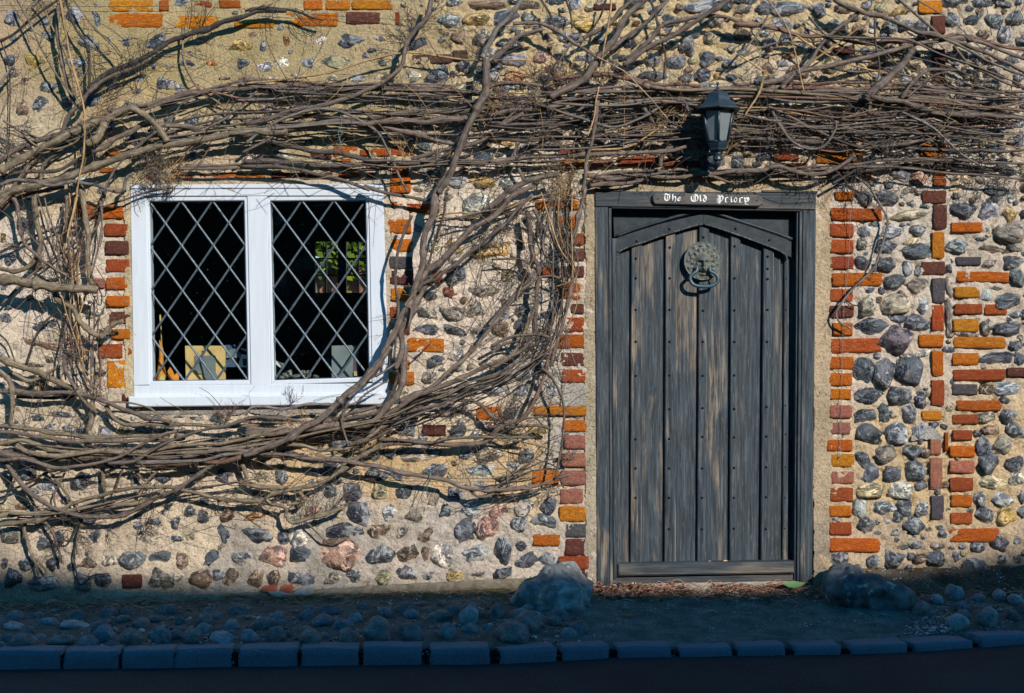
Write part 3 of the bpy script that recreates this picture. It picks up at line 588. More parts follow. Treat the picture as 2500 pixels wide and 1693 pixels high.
# ------------------------------------------------------------------ flints in the wall
FLC = dict(k=(.066, .077, .094), g=(.15, .16, .17), l=(.34, .35, .355), w=(.56, .49, .41), y=(.44, .28, .07), b=(.20, .125, .07), c=(.29, .24, .18), p=(.44, .24, .17), o=(.42, .17, .04), r=(.24, .06, .03), q=(.115, .09, .10), m=(.36, .30, .17), Y=(.60, .42, .12), e=(.55, .43, .24))
FLINTS = '''A 85,160,150,150,g 350,165,120,90,g 590,140,200,150,g 770,150,80,150,g 380,290,130,80,g 410,340,110,110,l 700,340,200,160,g 880,315,50,50,g 1015,340,110,70,g 1235,340,170,120,k 290,510,200,140,y 590,515,220,90,l 70,490,120,80,k 195,660,80,85,b 370,700,170,90,g 320,845,155,120,k 560,820,120,90,g 1150,640,150,80,g 1330,670,160,110,g 1505,510,150,110,k 1720,518,100,90,o 1940,360,190,115,y 2130,370,90,100,g 1950,510,140,100,k 2140,525,130,105,l 2290,520,110,120,w 2055,280,70,45,b 2315,325,70,90,o 2215,640,80,40,w 1830,635,100,30,b 1060,1135,120,90,k 1560,975,130,90,g 1920,830,100,50,g 1350,540,50,40,g 900,690,120,80,k 1100,480,100,60,c 100,300,60,50,g
B 380,325,170,95,o 610,330,115,90,w 840,325,265,120,k 1020,408,70,45,k 1095,310,110,70,w 515,510,145,90,g 740,485,240,130,m 970,460,60,60,g 1215,470,120,75,l 1390,345,150,90,k 1555,605,200,130,k 1350,610,140,90,w 890,635,130,75,l 1120,630,150,80,m 700,640,120,60,e 430,620,120,40,l 1650,150,180,105,l 1870,150,200,105,y 1950,30,330,80,b 1680,15,130,50,l 1730,300,150,90,b 1910,290,150,140,c 2100,140,220,120,k 2285,130,100,90,l 2160,490,220,110,g 2195,360,90,80,g 2050,545,80,40,k 2000,600,150,100,l 2200,620,170,90,o 890,905,150,60,l 1000,830,110,45,g 500,1150,100,40,k 740,1130,130,70,y 1130,1100,100,90,l 340,1260,240,90,w 70,1270,160,60,w 1450,1180,120,70,g 1500,1450,130,150,g 1690,1460,160,110,l 1920,1470,240,120,y 2150,1480,170,110,l 1440,1530,150,80,c
C 300,30,170,90,b 510,10,150,70,g 690,30,100,100,l 880,30,100,110,c 1700,40,290,120,l 520,165,200,100,g 770,180,230,130,y 1000,170,120,80,y 1450,160,160,110,g 1180,185,60,45,o 2050,60,130,100,c 2230,50,150,110,g 690,300,140,70,g 860,290,120,110,g 1110,330,150,110,k 1390,330,290,140,m 1590,350,130,170,g 1655,280,70,60,k 1310,480,115,110,l 1500,510,160,130,g 1190,505,80,60,c 800,480,90,70,k 400,460,120,80,p 570,440,100,70,g 1300,610,280,80,g 1590,625,130,70,g 1850,280,60,25,k 2260,360,120,120,g 2245,545,90,100,b 1960,630,90,70,k 2090,560,100,60,c 1770,470,130,120,k 1930,510,140,70,g 1840,620,60,60,y 950,960,180,70,m 1420,950,180,120,g 1180,980,120,110,g 1230,1040,120,90,m 700,970,120,50,g 690,1090,130,70,m 100,1150,150,50,y 1950,380,110,80,c
D 440,60,270,130,g 655,70,150,120,g 390,195,180,90,l 585,175,110,75,m 870,60,150,80,b 1330,80,190,70,y 820,200,170,120,c 1000,230,110,90,b 1250,220,105,100,g 1495,198,130,100,k 1370,195,120,80,g 1755,145,115,120,g 1915,160,135,80,k 2090,155,140,120,g 2270,140,130,120,g 1980,20,180,60,k 2160,25,120,40,g 1880,70,80,50,k 2000,275,120,80,b 2180,270,130,120,l 270,360,150,110,g 260,530,100,120,b 370,520,90,70,g 590,400,100,90,c 430,450,110,50,o 860,400,170,60,q 1030,410,100,80,g 1250,410,180,80,g 780,520,260,150,m 1110,530,120,80,b 1340,550,120,100,l 1440,510,200,110,m 1930,460,100,90,g 2240,480,130,70,g 2080,550,80,60,c 1200,1130,210,130,g 1420,1130,110,90,g 1355,1100,50,70,g 1780,1160,100,90,g 1990,1045,110,80,g 2110,1190,140,90,k 2220,1140,60,70,g 2290,1130,80,140,g 2270,1000,150,60,g 1420,1240,110,60,l 1060,1420,140,110,o 1320,1410,180,110,g 1485,1440,130,140,p 1395,1540,120,70,c 1820,1480,190,140,e 2170,1380,200,100,k 2100,1540,250,70,g 1990,1450,100,80,c
E 70,690,110,90,k 350,1220,230,90,k 280,1380,350,70,b 30,520,50,80,y 440,870,130,50,k 60,1080,60,50,k 400,1520,80,60,b 30,900,110,100,g
I 290,570,110,60,k 500,550,150,70,g 640,680,140,50,k 385,655,120,50,l 400,120,80,110,b 250,150,150,50,b 650,230,130,80,g 640,1090,175,150,k 380,1120,160,120,l 1080,1100,140,80,k 1310,1070,160,90,k 1555,1040,90,110,g 1800,1060,150,120,k 2110,1045,160,85,m 2275,1045,120,100,g 1190,680,200,50,k 1350,660,80,40,g 1430,560,90,50,g 1600,580,110,30,g 2070,600,170,40,p 1750,1110,100,90,w 2080,1200,150,90,k 1420,1410,110,130,g 1640,1390,90,110,k 1830,1380,160,140,b 2110,1350,240,85,o 2080,1520,230,160,k 1800,1520,110,150,k 1250,1420,110,60,g 160,1290,120,90,b 540,1430,100,50,b 760,1540,140,100,k 60,1060,110,120,c
F 1850,250,270,200,w 2060,230,120,70,l 1680,590,180,120,y 1530,600,100,110,e 1980,610,330,160,y 2230,580,90,80,k 1720,820,170,160,k 1530,730,120,60,g 1920,940,260,110,c 2250,820,90,90,g 1650,960,120,110,r 1490,990,110,70,k 1765,1030,50,60,b 1470,1140,160,115,c 1660,1130,200,110,c 1860,1110,160,150,c 2080,1130,150,100,l 2250,1100,140,110,g 2110,1030,80,60,c 1470,1270,200,90,k 1695,1270,205,85,k 1880,1265,120,95,c 2070,1260,150,130,b 2230,1230,110,110,g 2175,1175,40,45,k 1520,1520,160,90,k 1410,1490,40,25,g 1720,1470,120,100,w 1400,430,80,100,g 2110,820,80,80,e 1640,200,80,60,c 1500,420,90,60,l 1900,440,130,70,l 2120,430,140,80,w 1700,700,100,50,w 2180,330,90,70,c
J 1490,250,130,100,c 1580,180,60,30,g 2070,230,160,130,k 2240,210,140,130,l 1990,350,250,110,l 1650,370,150,70,g 2230,360,170,110,g 2140,530,110,110,k 1300,670,160,130,g 1720,690,150,100,k 1420,740,80,50,g 2010,660,130,80,p 2150,690,100,60,y 1210,870,180,110,k 1490,870,340,120,c 1960,850,230,150,c 1800,870,120,80,g 2260,880,130,110,g 1050,880,100,80,g 320,1040,200,110,k 560,1000,180,80,k 1040,1030,190,110,k 1240,1030,200,90,g 1530,1010,200,110,g 1890,1010,210,110,l 330,870,150,80,k 470,890,90,60,k 2160,970,130,60,l 1880,1110,130,50,l 860,1180,170,150,k 1085,1175,150,115,m 1280,1200,135,140,k 1500,1200,125,165,c 1675,1190,140,100,k 670,1180,140,100,k 490,1190,90,70,e 290,1230,150,80,g 925,1350,190,170,k 1150,1340,130,120,l 1375,1365,180,145,c 1600,1355,165,140,k 1820,1330,180,130,l 2050,1330,130,110,p 2250,1300,150,140,w 110,1350,230,80,b 540,1320,140,90,p 1090,1500,200,150,b 1295,1490,120,140,c 1500,1510,210,135,b 1760,1480,180,170,k 1980,1470,170,160,p 2200,1430,140,120,g 780,1500,300,140,k 750,1370,30,30,y
N 210,470,215,145,p 430,460,165,145,k 745,450,370,230,p 640,370,150,110,p 1085,450,210,190,g 1295,440,160,150,b 1455,440,60,110,b 1600,440,170,210,w 1850,440,205,135,l 2090,430,150,200,k 2225,380,90,75,k 2290,500,150,130,k 60,640,120,130,b 235,640,120,130,b 460,640,240,150,g 710,640,140,110,c 880,620,140,110,g 1115,620,150,130,m 1300,610,155,130,g 1490,620,120,70,g 1710,608,160,90,Y 2080,600,140,90,k 1890,610,100,50,c 300,290,100,140,k 420,320,150,150,w
M 340,360,170,110,k 780,360,160,130,g 210,520,130,130,k 440,520,160,140,k 710,520,140,110,b 890,490,150,120,c 1060,490,220,150,g 1270,480,180,120,g 1320,640,260,160,c 1600,640,190,140,b 1480,500,150,120,b 1690,480,150,130,k 1860,640,120,140,b 1950,480,130,110,g 90,640,160,180,k 360,690,260,110,g 640,670,170,140,g 830,670,140,140,k 50,290,190,140,c 30,510,60,90,q 1560,310,150,60,e 1770,390,110,60,e
K 500,90,60,90,k 505,210,50,60,g 500,350,100,130,l 160,690,120,80,m 380,690,200,110,y 465,1290,125,135,k 420,1430,190,130,g 180,480,150,110,g
O 465,490,150,110,g 510,555,60,60,e
H 1040,190,130,140,k 1225,195,180,140,k 1410,190,170,180,b 1395,335,340,80,m 1530,270,90,50,k 1040,460,110,90,l 1010,570,90,120,c 1290,470,190,100,l 1470,465,130,100,g 1210,600,180,140,k 1410,550,120,50,e 1435,625,260,120,k 1030,720,120,110,k 1215,730,150,130,k 1385,765,95,115,l 1465,790,50,90,k 1295,875,180,120,k 1475,900,170,130,c 1055,950,130,60,k 1175,945,60,50,k 1055,1070,160,170,c 1310,1060,280,160,c 1525,1070,100,130,l 1110,1230,290,130,k 1300,1175,130,60,k 1455,1220,210,140,k 1325,1350,280,240,q 1110,410,70,40,k 1360,410,80,30,g 1845,305,210,140,k 2055,310,150,160,l 2235,335,110,110,y 1820,115,190,140,e 2140,150,310,130,g 2200,470,260,170,c 1815,585,200,120,g 2030,610,280,60,b 2270,600,120,70,c 1720,770,60,90,k 1725,920,60,180,c 2055,730,130,70,c 2240,720,170,110,g 2290,840,130,180,g 1985,530,80,40,k 2100,930,100,40,c 2025,990,110,90,l 2230,1030,220,120,k 2260,1140,120,50,l 2210,1250,240,120,k 2020,1240,90,140,c 1715,1160,60,260,c 1850,1300,200,45,c 2260,1390,120,90,k 1510,1460,110,50,w 1390,1480,110,40,w
L 1040,185,155,230,k 1210,215,175,240,g 1420,195,245,225,k 2115,90,300,90,k 2300,95,100,100,k 1075,385,240,130,k 1320,390,230,140,k 1490,430,100,130,k 2020,340,140,90,b 2220,340,200,110,l 1045,545,180,120,k 1190,535,90,150,k 1405,530,105,155,g 2040,570,170,90,c 2210,560,130,130,g 2270,690,160,160,g 2060,670,150,80,b 1065,715,220,180,k 1320,705,190,180,l 1490,700,115,180,g 1030,910,120,170,k 1220,880,205,140,c 1430,865,140,130,k 2005,820,120,160,k 2180,800,170,150,c 1085,1025,160,190,k 1260,1030,160,130,k 1445,1010,175,155,g 2065,945,165,190,k 2240,945,160,140,k 1100,1170,250,125,e 1350,1170,220,140,w 2075,1090,250,115,e 2280,1080,120,140,w 1010,1310,120,140,l 1180,1310,210,115,l 1375,1305,130,130,g 1505,1310,100,130,l 1300,1380,100,80,g 1985,1220,120,150,l 2155,1225,210,120,l 2310,1200,70,120,g 1040,1450,170,135,g 1240,1445,180,145,y 1450,1440,190,150,g 2020,1370,165,135,g 2215,1375,170,140,y
P 1280,490,175,140,k 1415,465,60,60,g 1630,490,175,140,k 1780,465,80,80,g 2140,375,180,150,k 2280,345,70,70,g 1450,365,120,70,g 1100,510,120,100,g 1400,555,80,40,g 1770,560,80,30,g 1960,390,120,100,k 840,490,180,140,q'''
def flint_geo(seed, sub=3):
    """one knobbly, part-broken nodule of unit size"""
    import bmesh
    bm = bmesh.new(); bmesh.ops.create_icosphere(bm, subdivisions=sub, radius=1)
    rr = random.Random(seed); cuts = []
    for k in range(rr.randint(3, 6)):
        a = rr.uniform(0, 6.28); e = rr.uniform(-.2, 1.0)
        cuts.append((Vector((math.cos(a) * math.cos(e), -math.sin(e), math.sin(a) * math.cos(e))), rr.uniform(.62, .9)))
    kn = rr.uniform(.1, .3); sq = rr.choice((0, 0, .35, .6))
    for v in bm.verts:
        p = v.co.copy()
        if sq:
            m_ = max(abs(p.x), abs(p.z), 1e-4) / max(math.hypot(p.x, p.z), 1e-4)
            p.x *= 1 + sq * (1 / max(m_, .7) - 1) * .8; p.z *= 1 + sq * (1 / max(m_, .7) - 1) * .8
        o = Vector((seed * 3.1, seed * 1.7, seed * .9))
        p *= 1 + kn * mnoise.noise(p * 1.5 + o) + kn * .7 * mnoise.noise(p * 3.2 + o) + .09 * mnoise.noise(p * 6 + o) + .05 * mnoise.noise(p * 12 + o)
        for n, d in cuts:
            s = p.dot(n) - d
            if s > 0: p -= n * s * .9
        v.co = p
    V = [v.co.copy() for v in bm.verts]; Fs = [tuple(v.index for v in f.verts) for f in bm.faces]; bm.free()
    mx = max(abs(v.x) for v in V); mz = max(abs(v.z) for v in V)
    V = [Vector((v.x / mx, v.y, v.z / mz)) for v in V]
    return V, Fs
FG = [flint_geo(k) for k in range(22)]
FM = [mesh('flint', *g, True, M['flint']) for g in FG]
FG = [flint_geo(k, 2) for k in range(22)]
stones = []
reg = None
for line in FLINTS.split('\n'):
    t = line.split(); reg = t[0]
    for q in t[1:]:
        a = q.split(','); x, y = px(reg, float(a[0]), float(a[1])); ww, hh = float(a[2]) / 3.32, float(a[3]) / 3.32
        if any(abs(x - s[0]) < .3 * (ww + s[2]) and abs(y - s[1]) < .3 * (hh + s[3]) for s in stones): continue
        stones.append((x, y, ww, hh, a[4], 1))
n_dig = len(stones)
def clear(x, y, r, gap=3):
    if not (-60 < x < 2560 and -60 < y < 1450): return False
    if 300 - r < x < 955 + r and 440 - r < y < 1000 + r: return False
    if 1425 - r < x < 2028 + r and 425 - r < y: return False
    if y > 1425 - r and x < 1400: return False
    for s in stones:
        if abs(x - s[0]) < (r + s[2] / 2 + gap) * .95 and abs(y - s[1]) < (r + s[3] / 2 + gap) * .95: return False
    for b in rects:
        if b[0] - r - gap < x < b[2] + r + gap and b[1] - r - gap < y < b[3] + r + gap: return False
    return True
rf = random.Random(11)
for k in range(16000):
    x, y = rf.uniform(-50, 2550), rf.uniform(-50, 1430); r = rf.choice((6, 8, 10, 13, 17, 22, 26))
    right = x > 1130 and (y < 430 or x > 2030)
    if not right and rf.random() < (.86 if x < 1000 and y < 1000 else .6): continue
    if clear(x, y, r, -2 if right else 2):
        stones.append((x, y, r * 2 * rf.uniform(1, 1.35), r * 2 * rf.uniform(.75, 1.05), rf.choice('kkggglcbm'), 0))
order = sorted(range(len(stones)), key=lambda i: -stones[i][2] * stones[i][3])
big = set(order[:300]); SV, SF, SC = [], [], []
for i, (x, y, ww, hh, cl, dg) in enumerate(stones):
    rr = random.Random(i)
    k = CAMD / F; mn = min(ww, hh) * k
    right = x > 2030 or (x > 1130 and y < 430); mid = x > 1000
    f = rr.uniform(.34, .5) if right else (rr.uniform(.28, .42) if mid else rr.uniform(.16, .30))
    if y > 1000 and x < 1400: f = rr.uniform(.24, .36)
    prot = max(f * mn * .8, .006); dep = mn * .55
    col = FLC[cl]; j = rr.uniform(.8, 1.2); col = tuple(c * j * rr.uniform(.95, 1.05) for c in col)
    vis = min((1.25 if y > 1000 and x < 1400 else 1.17) / math.sqrt(max(1 - max(1 - prot / dep, 0) ** 2, .25)), 1.5); c = P(x, y, prot); sc = (ww / 2 * k * vis, dep, hh / 2 * k * vis); rot = R(rr.uniform(-14, 14)) + (math.pi if rr.random() < .5 else 0)
    if i in big:
        inst('flint', FM[rr.randrange(22)], (c.x, -prot + dep, c.z), wall, sc, (R(rr.uniform(-6, 6)), rot, R(rr.uniform(-6, 6))), col)
    else:
        V, Fs = FG[rr.randrange(22)]; n = len(SV); cr, sr = math.cos(rot), math.sin(rot)
        for v in V:
            a, b, d = v.x * sc[0], v.y * sc[1], v.z * sc[2]
            SV.append((c.x + a * cr + d * sr, -prot + dep + b, c.z - a * sr + d * cr)); SC.append(col)
        SF += [tuple(q + n for q in f_) for f_ in Fs]
o = mk('small_flints', SV, SF, M['flintv'], wall, kind='stuff')
at = o.data.attributes.new('tint', 'FLOAT_COLOR', 'POINT'); at.data.foreach_set('color', np.concatenate([np.array(SC), np.ones((len(SC), 1))], 1).astype(np.float32).ravel())
print('stones', n_dig, len(stones), 'bricks', len(rects))

# ------------------------------------------------------------------ cement render round the door, cement patch, plinth
def strip(name, poly_keep, yoff, ctrl, x0, x1, y0, y1, amp=1.0, step=.004, seed=31):
    zx = lambda p: (p - 1250) / 500; zz = lambda q: CAMZ - (q - 846) / 500
    def yf(X, Z): return -yoff + amp * (fbm(X * 8, Z * 8, seed) * .004 + fbm(X * 60, Z * 60, seed + 1) * .0016)
    def keep(X, Z):
        Xq = X * 500 + 1250; Yq = 846 - (Z - CAMZ) * 500
        return poly_keep(Xq + fbm(X * 14, Z * 14, seed + 2) * 7, Yq + fbm(X * 14, Z * 14, seed + 5) * 6)
    return sheet(name, M['mortar'], np.arange(zx(x0), zx(x1), step), np.arange(zz(y1), zz(y0), step), yf, keep, cot, idw(ctrl))
strip('door_render', lambda x, y: ((x > 1428) & (x < 1461) & (y > 455)) | ((x > 1985) & (x < 2029) & (y > 440)) | ((y > 428) & (y < 470) & (x > 1440) & (x < 2035)), .0055,
      [(1440, 500, .40, .335, .22), (1440, 900, .38, .325, .22), (1440, 1200, .40, .35, .25), (1440, 1400, .34, .30, .23), (1700, 440, .43, .355, .235), (1950, 445, .46, .36, .22), (2010, 520, .47, .37, .235), (2010, 800, .47, .37, .235), (2010, 1100, .44, .35, .23), (2010, 1350, .33, .28, .2)],
      1410, 2050, 415, 1450)
strip('cement_patch', lambda x, y: (x > 1371) & (x < 1432) & (y > 938) & (y < 992), .010, [(1400, 960, .36, .345, .30), (1400, 990, .38, .36, .31)], 1355, 1445, 925, 1010)
strip('cement_patch', lambda x, y: (x > 2060) & (x < 2330) & (y > 1040 + (x - 2260) ** 2 * .02) & (y < 1075) & (x > 2225), .009, [(2260, 1050, .38, .36, .33), (2300, 1060, .38, .36, .33)], 2190, 2320, 1020, 1100)
strip('sill_bed', lambda x, y: (x > 330) & (x < 952) & (y > 990) & (y < 1010), .006, [(400, 1000, .3, .29, .26), (900, 1000, .34, .32, .28)], 310, 970, 980, 1030)
strip('reveal_fillet', lambda x, y: ((x > 306) & (x < 332) & (y > 452) & (y < 975)) | ((x > 934) & (x < 953) & (y > 440) & (y < 990)) | ((y > 436) & (y < 458) & (x > 420) & (x < 950)), .007,
      [(315, 600, .5, .42, .26), (940, 500, .5, .45, .34), (940, 900, .5, .42, .3), (700, 445, .42, .37, .27)], 290, 970, 425, 1000)
# plinth: a low cement ledge at the foot of the wall, left of the door
PL = [(-60, 1482, 1494), (0, 1474, 1492), (250, 1462, 1484), (480, 1452, 1478), (640, 1444, 1470), (760, 1440, 1462), (900, 1430, 1452), (1100, 1420, 1440), (1345, 1408, 1428)]
V, Fs = [], []
for i, x in enumerate(np.linspace(-150, 1350, 90)):
    yt = float(np.interp(x, [p[0] for p in PL], [p[1] for p in PL])); yb_ = float(np.interp(x, [p[0] for p in PL], [p[2] for p in PL]))
    n_ = mnoise.noise(Vector((x * .02, 0, 3))) * .006; m_ = mnoise.noise(Vector((x * .06, 4, 3))) * .004
    a = P(x, yt, 0); b = P(x, yt + 2, .03 + n_); c = P(x, yb_ - 2, .036 + m_); 
    V += [(a.x, .03, a.z), (b.x, -.022 - n_, b.z + m_), (b.x, -.034 - n_, b.z - .008), (c.x, -.036 - m_, c.z - .05)]
    if i:
        for k in range(3): Fs.append((4 * i - 4 + k, 4 * i + k, 4 * i + k + 1, 4 * i - 3 + k))
mk('plinth', V, Fs, simple('plinth_cement', (.22, .175, .12), .92, .5, 26, .8), cot)
# ------------------------------------------------------------------ leaded window
win = empty('window', P(632, 968, 0), cot, label='white painted casement window with diamond leaded panes')
GL = [[(364, 491), (596, 489.5), (605.5, 928), (371.5, 931)], [(659, 490), (893, 488.5), (901.5, 921), (669, 929)]]   # clear glass of the two lights
pt = M['paint']
def bil(q, u, v):
    a = [(q[0][i] * (1 - u) + q[1][i] * u) * (1 - v) + (q[3][i] * (1 - u) + q[2][i] * u) * v for i in (0, 1)]
    return tuple(a)
prism('head', win, pt, [(318, 462), (936, 460), (936.3, 478), (318.3, 479)], .06, -.014, .003)
prism('drip_strip', win, pt, [(318, 451), (936, 448), (936, 459.3), (318, 461)], .06, -.020, .004)
prism('stile', win, pt, [(318, 479.6), (357, 479.4), (365.5, 940), (326, 941)], .06, -.012, .003)
prism('stile', win, pt, [(900, 478.4), (936, 478), (948, 934), (908.5, 935)], .06, -.012, .003)
prism('mullion', win, pt, [(603, 479), (652, 478.6), (661.5, 940), (612.5, 940.6)], .06, -.012, .003)
prism('bottom_rail', win, pt, [(326, 941.6), (948, 935.6), (948.6, 962), (326.5, 967)], .06, -.013, .003)
prism('sill', win, pt, [(313, 968.5), (950, 963), (951, 987.5), (313, 994)], .06, -.046, .005)
prism('sill_fillet', win, pt, [(327, 964), (949, 959), (949, 966), (327, 970.5)], .0, -.030, .003)
JM = mesh('solder_joint', [(.0075 * math.cos(a * .785), -.005, .0075 * math.sin(a * .785)) for a in range(8)] + [(0, -.0095, 0)], [(a, (a + 1) % 8, 8) for a in range(8)], True, M['lead'])
for s_, q in enumerate(GL):
    cs = empty('casement', P(*bil(q, .5, 1), 0), win)
    O_ = [(q[0][0] - 7, q[0][1] - 11), (q[1][0] + 7, q[1][1] - 10.5), (q[2][0] + 7, q[2][1] + 11), (q[3][0] - 7, q[3][1] + 11)]
    # casement parts are sub-parts of the window: parent them straight to it
    bpy.data.objects.remove(cs)
    for a, b, c_, d_ in ((O_[0], O_[1], q[1], q[0]), (q[1], O_[1], O_[2], q[2]), (q[3], q[2], O_[2], O_[3]), (O_[0], q[0], q[3], O_[3])):
        prism('casement_frame', win, pt, [a, b, c_, d_], .06, -.006, .0035)
    nu, nv = 3, 4
    B = lambda u, v: bil(q, u / nu, v / nv)
    YG = .012
    cells = []
    for i in range(nu + 1):
        for j in range(nv + 1):
            for cu, cv in ((i, j + .5), (i + .5, j)):
                pl = [(cu - .5, cv), (cu, cv - .5), (cu + .5, cv), (cu, cv + .5)]
                pl = [(min(max(u, 0), nu), min(max(v, 0), nv)) for u, v in pl]
                pp = []
                for t in pl:
                    if t not in pp: pp.append(t)
                if len(pp) >= 3 and cu <= nu and cv <= nv: cells.append(pp)
    rp = random.Random(s_)
    for pp in cells:
        c0 = P(*B(sum(t[0] for t in pp) / len(pp), sum(t[1] for t in pp) / len(pp)), -YG)
        tx, tz = rp.gauss(0, .012), rp.gauss(0, .012)
        V = []
        for t in pp:
            w_ = P(*B(*t), -YG); V.append((w_.x, w_.y + tx * (w_.x - c0.x) + tz * (w_.z - c0.z), w_.z))
        mk('glass_pane', V, [tuple(range(len(V)))], M['glass'], win, False)
    jt = MB()
    def came(a, b, wd=.0052, hh=.006):
        A = P(*a, -YG); Bp = P(*b, -YG); n = 9; pts = []
        for k in range(n):
            p = A.lerp(Bp, k / (n - 1)); p += Vector((mnoise.noise(p * 20) * .0012, 0, mnoise.noise(p * 21 + Vector((3, 1, 2))) * .0012)); pts.append(p)
        t = (Bp - A).normalized(); s = Vector((-t.z, 0, t.x)); V = []; Fs = []
        for i, p in enumerate(pts):
            for off, y in ((-wd, .001), (-wd * .8, -hh * .7), (0, -hh), (wd * .8, -hh * .7), (wd, .001)): V.append(p + s * off + Vector((0, y, 0)))
            if i:
                for k in range(4): Fs.append((5 * i - 5 + k, 5 * i + k, 5 * i + k + 1, 5 * i - 4 + k))
        return mk('lead_came', V, Fs, M['lead'], win, True)
    for k in range(1, nu + nv):
        a = (min(k, nu), max(k - nu, 0)); b = (max(k - nv, 0), min(k, nv)); came(B(*a), B(*b))
        a = (max(nu - k, 0), max(k - nu, 0)); b = (nu - max(k - nv, 0), min(k, nv)); came(B(*a), B(*b), hh=.0068)
    for a, b in (((0, 0), (nu, 0)), ((nu, 0), (nu, nv)), ((nu, nv), (0, nv)), ((0, nv), (0, 0))): came(B(*a), B(*b), .0045, .004)
    for i in range(2 * nu + 1):
        for j in range(2 * nv + 1):
            if (i + j) % 2 == 0:
                c = P(*B(i / 2, j / 2), -YG)
                inst('solder_joint', JM, c, win)
# inner sill board
wz = P(600, 932, 0).z
box('inner_sill', win, simple('sill_board', (.5, .5, .48), .5, .15, 6, .1), -1.86, -.62, .062, .34, wz - .03, wz - .004)

# things standing on the inner sill
def at_in(px_, py_, y): return P(px_, py_, -y)
def slab_at(name, poly, y, th, mat, parent=None, lean=0, **kw):
    A = [at_in(a, b, y) for a, b in poly]; n = len(A); zb = min(a.z for a in A)
    V = [a + Vector((0, lean * (a.z - zb), 0)) for a in A] + [a + Vector((0, th + lean * (a.z - zb), 0)) for a in A]
    return mk(name, V, [tuple(range(n)), tuple(range(2 * n - 1, n - 1, -1))] + [(i, n + i, n + (i + 1) % n, (i + 1) % n) for i in range(n)], mat, parent, False, **kw)
card = simple('frame_back_board', (.62, .40, .16), .85, .2, 18, .1); grey = simple('grey_card', (.16, .18, .18), .8, .2, 20, .1)
pf = empty('picture_frame', at_in(500, 931, .1), label='back of an orange wooden picture frame with grey strut, left leaded window', cat='picture frame')
f4 = 8.94
def Q(a, b): return (360 + a / f4, 820 + b / f4)
slab_at('back_board', [Q(800, 215), Q(1680, 215), Q(1705, 985), Q(840, 985)], .10, .008, card, pf, .12)
slab_at('grey_panel', [Q(1022, 430), Q(1475, 430), Q(1490, 830), Q(1045, 830)], .096, .003, grey, pf, .12)
slab_at('strut', [Q(1150, 520), Q(1290, 490), Q(1520, 860), Q(1525, 985), Q(1275, 985)], .075, .004, grey, pf, .06)
slab_at('hook', [Q(1225, 265), Q(1285, 245), Q(1285, 290), Q(1230, 295)], .090, .003, M['iron'], pf)
wood = simple('carved_wood', (.60, .22, .03), .6, .4, 14, .2); gold = simple('pale_gold', (.55, .42, .14), .5, .3, 30, .2)
st = empty('carved_flame', at_in(395, 931, .1), label='tall slim orange ornament at the left edge of the left leaded window', cat='ornament')
V, Fs = tube_geo([at_in(*Q(a, b), .1) for a, b in ((270, 980), (290, 700), (300, 480), (300, 300), (280, 180), (265, 90))], [.022, .016, .012, .011, .008, .002], 8); mk('shaft', V, Fs, wood, st)
slab_at('base_wing', [Q(250, 640), Q(345, 620), Q(400, 880), Q(360, 985), Q(290, 985), Q(190, 940)], .09, .02, wood, st)
slab_at('pale_tip', [Q(300, 830), Q(380, 860), Q(370, 985), Q(290, 985), Q(260, 930)], .080, .008, gold, st)
lf = empty('maple_leaf', at_in(422, 931, .09), label='upright orange maple leaf standing beside the picture frame inside the window', cat='leaf')
slab_at('blade', [Q(490, 680), Q(540, 740), Q(590, 860), Q(640, 800), Q(690, 880), Q(680, 985), Q(500, 985), Q(430, 860), Q(455, 840), Q(440, 770)], .088, .004, simple('orange_leaf', (.70, .24, .03), .7, .3, 30, .2), lf)
ch = empty('candle_holder', at_in(392, 800, .12), label='thin pale gilt stem standing high at left inside the left leaded window', cat='ornament')
V, Fs = tube_geo([at_in(395, 860, .13), at_in(393, 800, .13), at_in(391, 776, .13), at_in(391, 768, .13)], [.004, .0025, .006, .003], 6); mk('stem', V, Fs, gold, ch)
hs = empty('model_house', at_in(596, 900, .1), label='little white model house with a dark window behind the leaded glass', cat='model house')
hw = simple('model_white', (.62, .62, .6), .6, .1, 20, .1)
slab_at('house_wall', [Q(2060, 400), Q(2180, 440), Q(2300, 520), Q(2300, 685), Q(1990, 685), Q(2000, 560)], .10, .05, hw, hs)
slab_at('roof', [Q(2030, 290), Q(2060, 270), Q(2330, 390), Q(2330, 440), Q(2180, 350)], .092, .07, hw, hs)
slab_at('window', [Q(2075, 500), Q(2300, 500), Q(2300, 650), Q(2085, 650)], .095, .01, M['iron'], hs)
bb = empty('blue_board', at_in(565, 900, .12), label='dull blue and grey boards leaning behind the orange picture frame', cat='board')
slab_at('board', [Q(1690, 200), Q(1940, 190), Q(1950, 680), Q(1700, 680)], .14, .006, simple('blue_card', (.06, .10, .16), .7, .2, 10, .1), bb)
V = [at_in(*Q(1880 + 170 * math.cos(a), 480 - 200 * math.sin(a)), .125) for a in [k * math.pi / 12 for k in range(13)]]; n = len(V)
mk('disc', V + [v + Vector((0, .01, 0)) for v in V], [tuple(range(n)), tuple(range(2 * n - 1, n - 1, -1))] + [(i, n + i, n + i + 1, i + 1) for i in range(n - 1)], grey, bb, False)
f5 = 7.497
def Q2(a, b): return (650 + a / f5, 820 + b / f5)
gf = empty('grey_frame', at_in(840, 925, .12), label='dark grey picture frame with a dull purple edge in the right leaded window', cat='picture frame')
slab_at('back_board', [Q2(1190, 180), Q2(1590, 170), Q2(1600, 775), Q2(1200, 775)], .12, .008, simple('grey_board', (.19, .21, .21), .8, .2, 14, .1), gf, .1)
